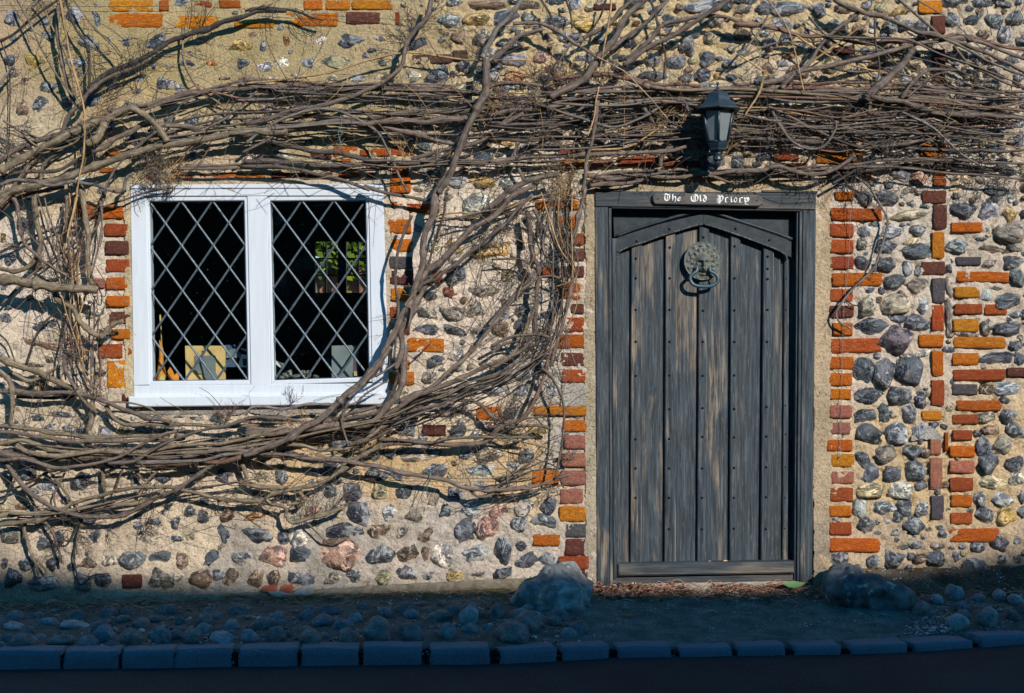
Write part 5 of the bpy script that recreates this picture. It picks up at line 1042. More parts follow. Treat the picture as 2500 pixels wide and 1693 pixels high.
BR = '''LF A 0,1385 100,1330 250,1250 480,1130 640,1050 800,985 980,920|23|o|.10
LF A -40,1330 120,1240 300,1150 520,1070 800,960 1000,890 1200,850|14|p|.08
LF A -40,1610 100,1560 300,1490 560,1430 800,1340 1050,1260 1300,1190 1560,1150 1800,1110 2000,1085 2324,1065|22|o|.12
LF B -80,1070 0,1090 250,1050 520,1010 780,985 1000,1000 1250,985 1550,985 1850,960|19|p|.11
LF A 700,1180 790,1100 850,1020 880,960 960,900 1060,885 1180,945 1280,1035 1360,1150|22|o|.13
LF A 640,1230 760,1210 870,1190 960,1120 1060,1060 1200,1010 1500,1030 1750,1090|17|p|.08
LF A 0,1440 200,1390 450,1390 640,1290 800,1200|11|q|.06
LF A 0,1500 120,1460 280,1470 430,1500 600,1470 740,1490 900,1540 1000,1550 1030,1450 1090,1400|11|g|.13
LF A 720,720 830,620 1000,540 1150,460 1300,390 1500,290 1700,220 1900,150 2100,95 2324,85|16|d|.07
LF B 0,90 100,75 250,70 400,90 530,140 620,160|8|d|.07
LF A 620,860 560,740 520,600 490,450 470,280 475,60 500,-20|12|p|.07
LF A 620,800 560,740 440,580 330,380 240,180 140,-10|7|o|.09
LF A 720,720 725,500 700,350 600,200 540,0|8|d|.08
LF A 1000,470 880,340 760,220 660,80 600,-10|6|o|.08
LF A 610,790 580,600 530,430 440,260 360,80 280,-20|6|o|.06
LF A 0,340 100,280 250,150 380,60 480,-10|8|d|.06
LF A 490,-10 560,420 650,760 680,900 690,1050 680,1250 650,1400 620,1580|6|t|.16
LF E 625,140 590,330 540,520|7|t|.14
LF A 480,1120 560,930 660,830 700,770 800,680 1000,580 1200,480|13|p|.09
LF A 0,680 60,600 120,540|9|g|.08
LF A 0,1560 60,1300 80,600 0,330|4|d|.04
LF A 60,1570 160,1450 260,1320 330,1240|12|o|.05
LF A 330,1480 360,1330 450,1240 560,1160|9|p|.06
LF A 1480,240 1490,480 1540,620 1610,720 1720,800 2000,1010|7|o|.06
LF A 2110,720 2000,810 1850,940 1680,1040 1560,1130|7|g|.07
LF A 1480,830 1400,940 1310,1040 1200,1160|6|g|.09
LF A 1300,1060 1150,1150 1000,1290 900,1420 840,1560|8|p|.14
LF E 0,245 110,160 300,90|22|o|.12
LF E 0,300 150,200 350,150 520,110|13|r|.07
LF E 640,90 680,250 715,450 720,650 730,850 765,900|17|o|.08
LF E 280,190 300,350 330,500 330,640 260,730 110,790 -20,770|16|o|.08
LF E -40,860 150,875 300,895 450,925 600,945 770,965|27|o|.15
LF E 420,910 500,1030 600,1100 660,1210 750,1300 820,1310 900,1240 1010,1190|17|o|.10
LF E 60,150 140,250 160,450 200,570 300,660 450,780 550,830|11|p|.10
LF E 540,180 540,400 560,600 560,800|9|p|.08
LF E 620,190 590,350 545,500 510,650|7|t|.10
LF E 880,60 830,250 800,400 740,490|8|p|.08
LF E 810,200 830,380 800,600 740,830|6|p|.09
LF E 0,640 300,500 600,380 900,250 1200,150 1400,110|7|q|.05
LF E 0,1070 250,830 500,640 690,510|7|p|.05
LF E 560,820 500,600 400,350 360,200|6|p|.08
LF E 570,800 470,640 300,150|5|p|.09
LF E 560,830 650,600 700,350|5|r|.08
LF E 500,850 550,1000 540,1200 500,1400 470,1570|7|p|.09
LF E 560,1040 570,1200 570,1450 580,1570|7|r|.10
LF E 770,990 760,1250 750,1560|5|p|.08
LF E 700,950 640,1150 560,1350|5|t|.10
LF E 850,1070 800,1200 790,1400 810,1570|4|p|.07
LF E 740,830 840,1000 860,900 780,760|3|d|.07
LF E 220,1540 300,1300 380,1180 470,1110|6|d|.06
LF E -20,1290 60,1370 130,1530|5|d|.05
LF I 520,50 540,200 600,320 700,450 790,530|10|p|.10
LF I 740,0 740,250 800,400|5|p|.08
LF I 810,0 815,250 810,420|5|r|.09
LF I -40,70 0,90 200,160 400,240 600,340 720,400|20|o|.08
LF I 0,180 80,280 110,400 110,500 90,640|15|o|.10
LF I 100,200 250,270 380,220 470,160|12|o|.07
LF I -40,340 0,350 300,370 600,380 800,420 1000,500 1200,570 1380,610|14|p|.09
LF I 850,470 920,570 1050,630 1300,625 1600,635 1900,640 2324,610|12|o|.07
LF I 130,400 300,410 560,400 700,390|9|d|.05
LF I 740,440 735,600 720,680 790,760|18|o|.07
LF I 860,440 1000,450 1200,490 1320,570|6|o|.08
LF I -40,630 0,640 300,670 600,720 900,720 1200,720 1400,690|13|o|.09
LF I -40,670 0,680 300,720 600,760 1000,760 1300,760 1500,740|13|p|.10
LF I 0,780 120,760 250,770 450,840 700,850 1000,850|13|o|.09
LF I 140,790 250,850 450,870 800,850 1050,850 1300,830 1500,790 1800,780 2050,720 2324,650|13|o|.11
LF I -40,840 0,850 300,890 600,890 900,890 1300,880 1600,920 1850,900 2100,830|21|p|.08
LF I -40,905 0,910 250,920 450,975 650,960 850,920 1000,870 1200,760 1400,690 1500,660|11|p|.13
LF I 880,940 1050,930 1200,860 1400,750 1600,680 1900,620 2050,570 2200,570 2324,590|10|q|.13
LF I 1100,930 1500,930 1700,900 1900,860 2050,810|11|g|.12
LF I 1480,890 1650,850 1850,830 2100,860 2400,880|12|p|.12
LF I 50,950 150,1080 300,1220 450,1310 650,1370 900,1370 1100,1310 1300,1220 1450,1140 1650,1010 1880,860|13|p|.10
LF I -40,1370 300,1340 600,1310 900,1270 1100,1260 1280,1210|12|o|.08
LF I -40,1440 200,1410 400,1370 520,1310 600,1260 800,1210 1000,1150 1300,1130 1500,1160 1700,1210 1850,1240 2100,1250 2324,1290|12|o|.08
LF I 830,970 840,1100 855,1190|13|o|.05
LF I 1090,980 1150,1070 1220,1110|9|p|.05
LF I 1130,1210 1200,1080 1320,950|9|o|.07
LF I 1950,910 1990,1030 2010,1100 2150,1140 2400,1170|13|o|.06
LF I 0,1180 200,1120 400,1010 550,1000|7|d|.06
LF I 370,970 470,1090 560,1220 640,1370 670,1460|9|o|.05
LF M 670,60 670,160 630,300 625,450|8|p|.05
LF M 220,170 200,250 240,400 280,500 310,620|10|o|.05
LF M 290,480 330,530 375,580|8|o|.05
LF M 350,170 430,260 470,400 500,520|9|p|.06
LF M 650,160 560,330 480,300|6|d|.06
LF M 620,350 600,480 650,690 750,620 880,600|5|d|.04
LF I 190,1130 280,1270 300,1330|10|o|.05
LF I 480,1400 450,1270 440,1180 530,1010|7|p|.05
LF I 0,1240 60,1200 100,1000 90,930|6|d|.05
LF I 930,1170 1000,980 1010,960|5|q|.06
LF J -40,1090 0,1100 150,1130 330,1150 440,1180 475,1240 430,1280|13|o|.07
LF J 1100,800 950,870 850,950 700,1050 550,1110 350,1150 200,1190 165,1225 200,1260 270,1280 330,1310 340,1370 400,1420 600,1360 800,1290|12|o|.09
LF J -40,1240 60,1245 160,1240|12|o|.07
LF J 330,1280 440,1260 500,1230|9|o|.08
LF J 480,1400 620,1350 760,1300 850,1250|8|p|.08
LF J 500,1420 620,1540 720,1590 850,1540|5|o|.05
MD A 1200,860 1400,790 1600,740 1800,690 2000,650 2324,650|9|p|.07
MD A 900,910 1200,850 1500,770 1800,730 2324,690|14|p|.08
MD B -60,690 0,690 400,700 700,730 1000,720 1300,730 1600,750 1880,765|13|p|.07
MD B -60,640 0,640 300,660 700,690 1000,690 1400,700 1700,700|9|r|.06
MD B 0,720 300,740 600,745 900,730 1150,700|13|q|.06
MD A 1300,860 1500,800 1700,745 1900,710 2324,730|12|q|.06
MD B -60,810 0,810 250,800 500,760 700,700 950,680 1400,680 1700,690|6|g|.09
MD A 1420,760 1620,730 1760,760 2000,800 2324,810|7|r|.08
MD B 0,1000 200,960 420,890 650,850 850,780 1050,700 1200,620 1270,520 1300,370 1370,250 1460,150 1500,-10|14|p|.11
MD B 0,1160 150,1050 300,960 500,900 700,890 900,960 1040,1040 1100,1120 1200,1330 1310,1570|8|g|.12
MD B 0,680 400,630 700,580 950,500 1200,440 1400,430 1700,470 1900,490 2324,490|6|t|.09
MD B 1000,950 1300,910 1600,900 1850,890 2000,880 2324,870|15|p|.08
MD B 300,1010 550,930 850,965 1100,980 1400,960 1700,950|8|q|.07
MD B 1050,1000 1150,1040 1400,1090 1550,1140 1700,1170 1850,1160 2000,1070 2250,920|13|p|.09
MD B 215,1165 450,1200 650,1230 850,1260 1050,1300 1150,1310|15|q|.10
MD B 1350,1300 1500,1240 1680,1200 1820,1170|12|p|.08
MD B 1430,1310 1460,1300 1600,1260 1700,1210|9|p|.10
MD A 1500,1350 1900,1340 2324,1310|9|p|.06
MD B -20,1310 300,1320 700,1340 1100,1330 1500,1330 1800,1320 2100,1300 2324,1280|14|q|.08
MD B 600,1370 900,1375 1100,1370 1200,1350|10|p|.06
MD A 1440,1365 1800,1370 2324,1355|9|p|.08
MD B -40,1345 250,1350 450,1380 700,1440 900,1500 1000,1540|11|q|.09
MD F 950,110 1100,150 1300,180 1450,220 1560,200|11|q|.08
MD B -30,1240 150,1150 260,1080|8|p|.12
MD B 1950,720 2050,680 2200,670 2324,680|13|p|.10
MD B 1940,470 1930,620 1930,760 1880,880 1810,1020 1750,1150 1700,1280 1640,1420 1560,1570|23|p|.15
MD F 1640,0 1560,130 1510,330 1450,530 1430,700 1400,850 1340,1000 1260,1150 1180,1330 1080,1520|20|p|.14
MD J 1105,90 980,240 820,390 740,470 600,570 430,680 250,780 100,850 -20,890|20|p|.14
MD J 1180,-10 1100,110 960,280 820,420|12|p|.16
MD I 2100,820 1980,890 1850,915 1400,945 1100,960|16|r|.11
MD B 1920,480 1960,380 2050,230 2150,110 2230,-10|16|g|.11
MD B 1960,500 1990,480 2080,400 2200,300 2400,240|13|p|.10
MD C 10,500 130,380 230,290 360,265|13|p|.10
MD F 1380,900 1470,800 1560,740 1650,640 1720,540 1820,450 1920,400 2050,300 2150,200 2324,100|18|p|.12
MD G -40,270 0,250 130,150 260,80 430,30 560,-10|18|p|.12
MD F 1400,960 1430,900 1520,860 1620,780 1750,690 1900,570 2050,450 2150,350 2324,160|11|q|.15
MD F 1500,870 1430,940 1380,1060 1330,1150 1270,1280 1270,1450 1230,1590|20|p|.11
MD J 1300,-20 1280,150 1240,350 1150,480 1050,590 900,630 600,650 300,690 0,700|19|p|.11
MD J 1260,-10 1250,150 1200,350 1100,500 950,560 700,590|12|q|.09
MD F 1340,340 1270,520 1220,700 1210,880 1240,1080 1220,1300 1200,1500|9|q|.14
MD F 1380,940 1300,1060 1340,1100 1320,1250|9|p|.15
MD F 1650,120 1620,160 1600,330 1530,560 1480,750|8|q|.08
MD J 1250,440 1450,340 1600,240 1750,120 1840,-20|13|p|.09
MD F 1700,1570 1850,1420 1960,1270 2100,1100 2250,930 2324,870|11|p|.09
MD G -20,1230 0,1200 150,1020 300,870 360,790|12|p|.09
MD J 1120,570 1300,440 1500,350 1700,270 1900,180 2050,110 2180,60 2324,-50|14|p|.10
MD J 1100,660 1300,520 1500,430 1700,420 1900,470 2000,560 2150,620 2324,630|10|p|.09
MD J 1000,700 1150,560 1350,500 1570,465|10|p|.08
MD J 550,610 800,580 1000,540 1150,480|12|o|.09
MD J 760,560 1000,500 1130,470|11|p|.07
MD J 0,670 300,680 600,690 870,660 1100,620|13|p|.08
MD J 200,780 450,800 650,830 800,820 930,770 1050,680 1180,560|12|o|.10
MD J 1080,800 1300,770 1600,790 1800,790 1950,760 2050,660 2250,560 2324,420|15|p|.08
MD J 1060,740 1250,750 1450,770 1700,740 1950,730 2330,740|9|p|.10
MD J -40,830 0,840 300,890 600,910 850,930 1100,980 1300,1020 1550,1060 1750,1130 1900,1160 2150,1150 2330,1155|14|p|.11
MD J 1780,1110 1900,1210 2100,1160 2200,1130|8|p|.10
MD J 840,390 830,450 790,560 780,640 830,790|8|p|.14
MD J 0,540 80,480 300,500 500,470 700,460 800,470|9|g|.11
MD J 0,580 200,560 400,590 600,620|9|p|.09
MD J 900,450 980,370 1100,300 1140,280|6|g|.14
MD J 1050,240 1150,180 1230,120 1260,60|7|g|.13
MD J 1360,90 1450,20 1500,-40|4|d|.06
MD K -20,640 0,640 200,640 380,630 490,665|9|p|.08
MD K -20,700 200,730 330,680 400,650|8|p|.08
MD K 0,1160 200,1150 400,1110 520,1060 640,1030|9|p|.09
MD K 0,1200 200,1190 380,1160 470,1120|7|p|.07
MD K 400,170 480,230 550,350 590,500 570,800 520,1060|8|p|.11
MD K 200,620 350,430 430,200 500,-20|11|r|.10
MD K 0,710 350,790 700,900|4|o|.10
MD K 180,1030 440,920 680,900|5|p|.09
MD K 180,1030 300,950 440,830|5|p|.09
MD K 180,1030 90,960 -60,830|4|p|.09
MD K 0,1060 180,1030 450,990|4|o|.09
MD K -60,1180 150,1060 200,1030|6|p|.09
MD G 300,300 310,500 340,680 380,750 370,1000 340,1250 330,1310|14|p|.09
MD G 350,290 400,420 410,560 390,640|9|p|.08
MD G 480,270 450,400 420,560 430,660|9|g|.09
MD G 750,0 740,180 700,400 640,600 650,800 660,880 600,1100 550,1300 480,1560|12|p|.11
MD G -20,1600 150,1480 250,1330 300,1200 370,1000|11|o|.10
MD G 400,150 480,400 550,600 690,830 520,920|4|t|.13
MD G 680,860 690,1050 600,1280|4|t|.12
MD G 650,150 650,550 660,850|4|t|.13
MD G 550,120 540,400 600,620 650,700|4|t|.12
MD G 500,400 500,900 495,1200|4|g|.10
MD G 700,100 760,350 690,560 560,760|4|g|.12
MD G 0,1400 200,1310 350,1300 490,1330|9|p|.10
MD G 0,1450 150,1370 300,1370|8|p|.09
MD G 230,950 350,860 480,830 590,860|7|p|.10
MD G 240,970 400,965 520,950 690,830|4|o|.09
MD G 0,700 150,690 240,700 330,760 380,800|6|p|.08
MD G 100,330 200,310 330,350 450,440|6|p|.09
RT C 470,790 650,700 760,620 830,530 930,400 1010,270 1100,130 1250,-20|21|p|.13
RT C 1075,525 1250,400 1450,290 1650,180 1850,40 1940,-20|15|p|.12
RT C 1090,500 1200,410 1280,320 1380,210 1550,160 1850,135 2050,180 2200,210 2340,225|13|p|.09
RT C 740,310 870,250 1000,150 1150,-20|13|p|.09
RT C 180,200 300,190 480,225 680,360 860,470|11|p|.10
RT C 850,460 1000,540 1100,600 1250,760 1430,960|4|t|.16
RT C 950,420 1150,250 1250,170 1440,-20|11|p|.08
RT C 740,330 640,370 560,480 500,600|7|g|.09
RT C 400,-10 460,90 510,220|7|d|.07
RT C 600,-10 640,120 650,230|6|d|.06
RT C 930,-10 880,130 800,270|6|d|.08
RT C 1290,0 1340,150 1380,330 1410,450 1400,640|7|d|.08
RT C 970,0 940,230 900,430 870,600|6|t|.15
RT C 870,700 850,830 830,960 780,1100|5|t|.15
RT C 870,820 840,1000 790,1250 740,1560|12|p|.13
RT C -20,690 200,680 400,700|12|p|.09
RT C 500,640 700,620 900,600 1050,630 1250,670 1450,690 1700,700|13|r|.08
RT C 450,790 650,800 750,750 900,740 1200,740 1500,770 1680,775|10|p|.10
RT C -20,930 200,890 450,870 700,800 900,800 1200,830 1500,830|13|p|.09
RT C -20,890 150,880 450,830 600,790|10|q|.07
RT C 1130,640 1300,700 1500,740 1700,740 1850,730|14|p|.11
RT C 850,900 1000,850 1250,810 1500,800 1650,820|10|g|.10
RT C 820,910 650,960 300,1010 -20,990|8|g|.08
RT C 350,840 550,900 700,950 850,1000 1000,1030 1200,960 1400,850 1550,810 1600,900|8|g|.12
RT C 1110,1100 1250,990 1290,970|9|p|.06
RT C 1210,860 1300,970 1330,1100|12|p|.08
RT C 1450,1180 1390,1260 1370,1350|15|p|.08
RT C 220,1150 190,1250 220,1350 270,1490|10|p|.07
RT C -20,1090 100,980 300,800 380,700|7|p|.10
RT C 360,1095 500,1030 620,980 700,900 800,840|10|p|.09
RT C 800,1220 1000,1210 1150,1170 1300,1080 1400,1010|6|t|.11
RT C -20,1130 400,1130 800,1120 1200,1115 1580,1115 2000,1110 2340,1130|10|q|.07
RT D -20,1120 350,1135 700,1160 1000,1185 1300,1200 1600,1215 2000,1225 2340,1220|10|q|.07
RT C -20,1310 300,1280 600,1260 900,1250 1200,1230 1450,1220 1590,1190|14|p|.09
RT C 820,1480 900,1420 1000,1395 1300,1385 1600,1390 1800,1430 1960,1500|9|p|.05
RT C 760,1430 1000,1450 1200,1430 1500,1430 1650,1420 2000,1390 2340,1370|13|p|.05
RT C 800,1500 1000,1490 1200,1470 1240,1450|12|p|.05
RT C 1050,1410 1250,1430 1400,1400 1580,1380 1900,1470 2010,1480 2040,1400|7|p|.06
RT D -20,1395 200,1380 340,1355 480,1395 600,1420 760,1380 880,1320 950,1250|14|p|.10
RT D 790,-10 900,60 1050,110 1200,150 1400,230 1650,300 1850,370 2050,450 2340,590|14|p|.12
RT D 160,690 400,620 600,570 900,500 1150,430 1400,370 1600,330 1850,320 2100,400 2340,480|13|p|.11
RT D 1040,800 1060,760 1150,690 1250,600 1330,520 1400,430 1430,390|22|p|.14
RT D 350,710 440,620 560,520 650,400 750,290 850,200 1000,90|12|p|.11
RT D -20,190 300,230 500,280 750,300 1000,340 1250,340 1600,300 1800,290 2100,360 2340,410|13|r|.09
RT D 1330,800 1400,700 1470,620 1550,570 1700,570 1850,580|11|p|.11
RT D 1380,790 1480,700 1600,610 1700,580|7|p|.12
RT D 1090,780 1300,820 1500,880 1700,920 1950,930 2340,960|16|p|.11
RT D 1080,790 1070,930|12|p|.10
RT D 1040,970 1020,1110|10|p|.07
RT D -20,690 300,680 700,675 1100,670|9|r|.07
RT D 200,720 500,715 900,720 1250,690|13|r|.08
RT D 150,760 500,755 680,740 1000,760 1150,790|13|p|.09
RT D 550,820 850,810 1040,790|10|r|.06
RT D 1100,700 1400,680 1700,720 2100,730 2340,740|10|p|.07
RT D 1350,790 1600,820 1900,820 2340,810|14|p|.08
RT D 1700,920 2000,890 2340,820|10|p|.10
RT D 1280,890 1250,1030 1220,1150 1190,1270|11|p|.08
RT D 1750,360 1850,500 2000,590 2200,680 2340,720|9|p|.12
RT D 1300,-10 1500,160 1700,320 1900,420 2100,530 2340,620|8|p|.13
RT D 1110,140 1120,350 1150,550 1130,670|6|q|.12
RT D 200,720 300,800 600,830 900,800 1030,760|7|g|.10
RT D 260,860 350,1030 450,1150 580,1210 700,1180 790,1060 800,980|8|g|.12
RT D 250,860 450,960 650,1060 800,1130 950,1200|7|p|.10
RT D 770,1490 900,1420 1000,1370 1300,1330|8|d|.09
RT D 880,1340 1200,1300 1500,1290 2000,1310 2340,1330|8|p|.08
RT D 850,1370 1100,1350 1400,1370 1700,1400 2340,1450|8|p|.09
RT D 1320,900 1500,990 1650,1090 1800,1240 1950,1330|7|g|.12
RT D 800,1050 1100,1020 1350,990 1600,960|7|p|.10
RT D 1090,1190 1400,1160 1600,1120 1790,1055|9|p|.09
RT D 30,460 300,350 560,340 700,330|6|o|.08
RT D 0,460 180,250 300,0|6|g|.12
RT D 20,450 250,600 270,620|5|t|.12
RT D 230,570 180,740 60,940|7|t|.14
RT D 1550,1430 1700,1200 1780,1050|4|d|.06
RT D 600,500 800,360 1060,180|5|t|.10
RT D 250,0 400,220 480,480 540,750|4|t|.14
RT D 470,280 650,400 900,520 1250,600|5|t|.10
RT D 1460,0 1700,140 1900,320 2000,410|4|g|.13
RT H 940,20 1050,90 1130,200 1210,350 1200,480 1150,650 1080,790 950,920 860,1030 800,1130 830,1210 930,1260|7|g|.05
RT H 775,90 860,40 960,10|6|d|.07
RT H 760,40 850,-10|6|d|.06
RT H 880,1020 930,1060 980,1070|4|d|.04'''
for line in BR.split('\n'):
    a = line.split('|'); o, reg, pts = a[0].split(' ', 2)
    branch({'LF': LF, 'MD': MD, 'RT': RT}[o], reg, pts, float(a[1]), a[2], float(a[3]))
print('branches', n_br)
# thinner strands woven along the main bundles
rs = random.Random(5)
def bundle(owner, guide, width, n, cols, dmin=3, dmax=7, depth=(.02, .14), parts=True):
    n = int(n * ((.24 if '412' not in guide else .45) if owner is RT else (.3 if owner is MD else .5)))
    g = catmull([Vector((x, y, 0)) for x, y in pairs(guide)], 10); L = len(g)
    mbs = {}
    for k in range(n):
        a = rs.randint(0, max(L - 25, 0)); b = min(L - 1, a + rs.randint(20, 60))
        off0 = rs.gauss(0, width * .55); off1 = rs.gauss(0, width * .55); ph = rs.random() * 50; d0 = rs.uniform(*depth); d1 = rs.uniform(*depth)
        pts = []
        for i in range(a, b + 1, 4):
            t = (i - a) / max(b - a, 1); tg = (g[min(i + 1, L - 1)] - g[max(i - 1, 0)]).normalized(); nn = Vector((-tg.y, tg.x, 0))
            p = g[i] + nn * (off0 * (1 - t) + off1 * t + width * .95 * mnoise.noise(Vector((t * 3.1, ph, 0))) + width * .22 * mnoise.noise(Vector((t * 9, ph, 4))))
            pts.append(P(*px('Z', p.x, p.y), d0 * (1 - t) + d1 * t + .015 * mnoise.noise(Vector((t * 4, ph, 9)))))
        if len(pts) < 3: continue
        c = catmull(pts, 5); dia = rs.uniform(dmin, dmax) * (1 if rs.random() < .8 else 1.35); col = rs.choice(cols)
        V, Fs = tube_geo(c, [dia / 1000 * (1 - .4 * i / len(c)) for i in range(len(c))], 5)
        mbs.setdefault(col, MB()).add(V, Fs)
    for col, mb in mbs.items():
        mb.out('thin_stems', M['bark'], owner, True, color=BK[col], kind='stuff')
bundle(MD, '240,268 400,225 520,195 700,200 900,205 1050,212 1200,222 1400,205', 16, 34, 'ppppqqggro')
bundle(MD, '0,345 150,320 300,315 500,285 700,270 900,275 1100,270 1300,262', 26, 36, 'ppppqqggro')
bundle(RT, '1000,240 1200,235 1400,215 1600,212 1900,218 2100,222 2324,240', 24, 60, 'ppppqqggro')
bundle(RT, '1050,270 1300,265 1500,250 1700,262 1900,275 2100,262 2324,270', 32, 75, 'pppqqgrot')
bundle(RT, '1050,330 1300,325 1500,310 1700,300 1900,305 2100,310 2324,320', 36, 75, 'pppqqgrot', 2.5, 5.5)
bundle(RT, '1250,412 1500,398 1700,392 1900,388 2100,372 2324,395', 11, 26, 'pqgdp', 3, 6, (.015, .05))
bundle(RT, '1800,40 1950,100 2100,150 2324,240', 60, 18, 'pqgo', 3, 6)
bundle(RT, '1850,290 2050,290 2200,270 2324,270', 40, 45, 'pqgdd', 3, 6)
bundle(MD, '560,340 800,370 1000,372 1150,372 1320,365', 14, 20, 'pqgo')
bundle(LF, '0,1005 200,1025 400,1020 600,1000 800,970 950,930', 20, 40, 'poogqd')
bundle(MD, '650,985 850,960 1000,905 1150,850 1270,760', 24, 32, 'ppogqq')
bundle(MD, '1290,415 1275,500 1290,600 1270,720 1230,820 1130,880 980,930', 24, 30, 'pgoqp', 2.5, 5)
bundle(MD, '960,500 1100,490 1230,450 1300,430', 14, 16, 'pgot', 2.5, 5)
bundle(LF, '0,1180 200,1160 400,1120 600,1090', 16, 8, 'pqd', 3, 5)
bundle(LF, '0,300 100,330 200,300 260,260', 30, 16, 'pqdo', 2.5, 5)
bundle(LF, '150,420 165,560 170,700 185,820 230,900', 26, 18, 'prto', 2.5, 4.5)
# spurs and twigs: short forking shoots
rt = random.Random(9)
def blocked(x, y):
    """door, name board and window glass stay clear of loose growth"""
    return (1448 < x < 1992 and y > 462) or (345 < x < 885 and 482 < y < 935)
def twig(mb, x, y, d, ang, ln, r, depth):
    pts = []; n = 4; a = ang; p = [x, y, d]
    for i in range(n + 1):
        if blocked(p[0], p[1]): break
        pts.append(P(p[0], p[1], max(p[2], .006)))
        a += rt.gauss(0, .13); p = [p[0] + math.cos(a) * ln / n, p[1] + math.sin(a) * ln / n, p[2] + rt.gauss(.002, .006)]
        if depth > 0 and i > 0 and rt.random() < .42:
            twig(mb, p[0], p[1], p[2], a + rt.choice((-1, 1)) * rt.uniform(.4, 1.1), ln * rt.uniform(.3, .62), r * .72, depth - 1)
    if len(pts) < 2: return
    V, Fs = tube_geo(pts, [r * (1 - .55 * i / n) for i in range(len(pts))], 4); mb.add(V, Fs)
    if depth == 0 and rt.random() < .5:                       # a bud
        V, Fs = tube_geo([pts[-1], pts[-1] + (pts[-1] - pts[-2]).normalized() * .006], [r * 1.5, r * .6], 4); mb.add(V, Fs)
TW = {}
def fan(owner, reg, x, y, n, ln, ang, spread, col, d=.08, r=1.7, depth=2):
    mb = TW.setdefault((owner.name, col), (owner, MB()))[1]; X, Y = px(reg, x, y)
    for k in range(n):
        twig(mb, X + rt.gauss(0, 5), Y + rt.gauss(0, 5), d + rt.uniform(-.02, .03), R(-ang + rt.uniform(-spread, spread)), ln * rt.uniform(.5, 1.2), r / 1000 * rt.uniform(.8, 1.25), depth)
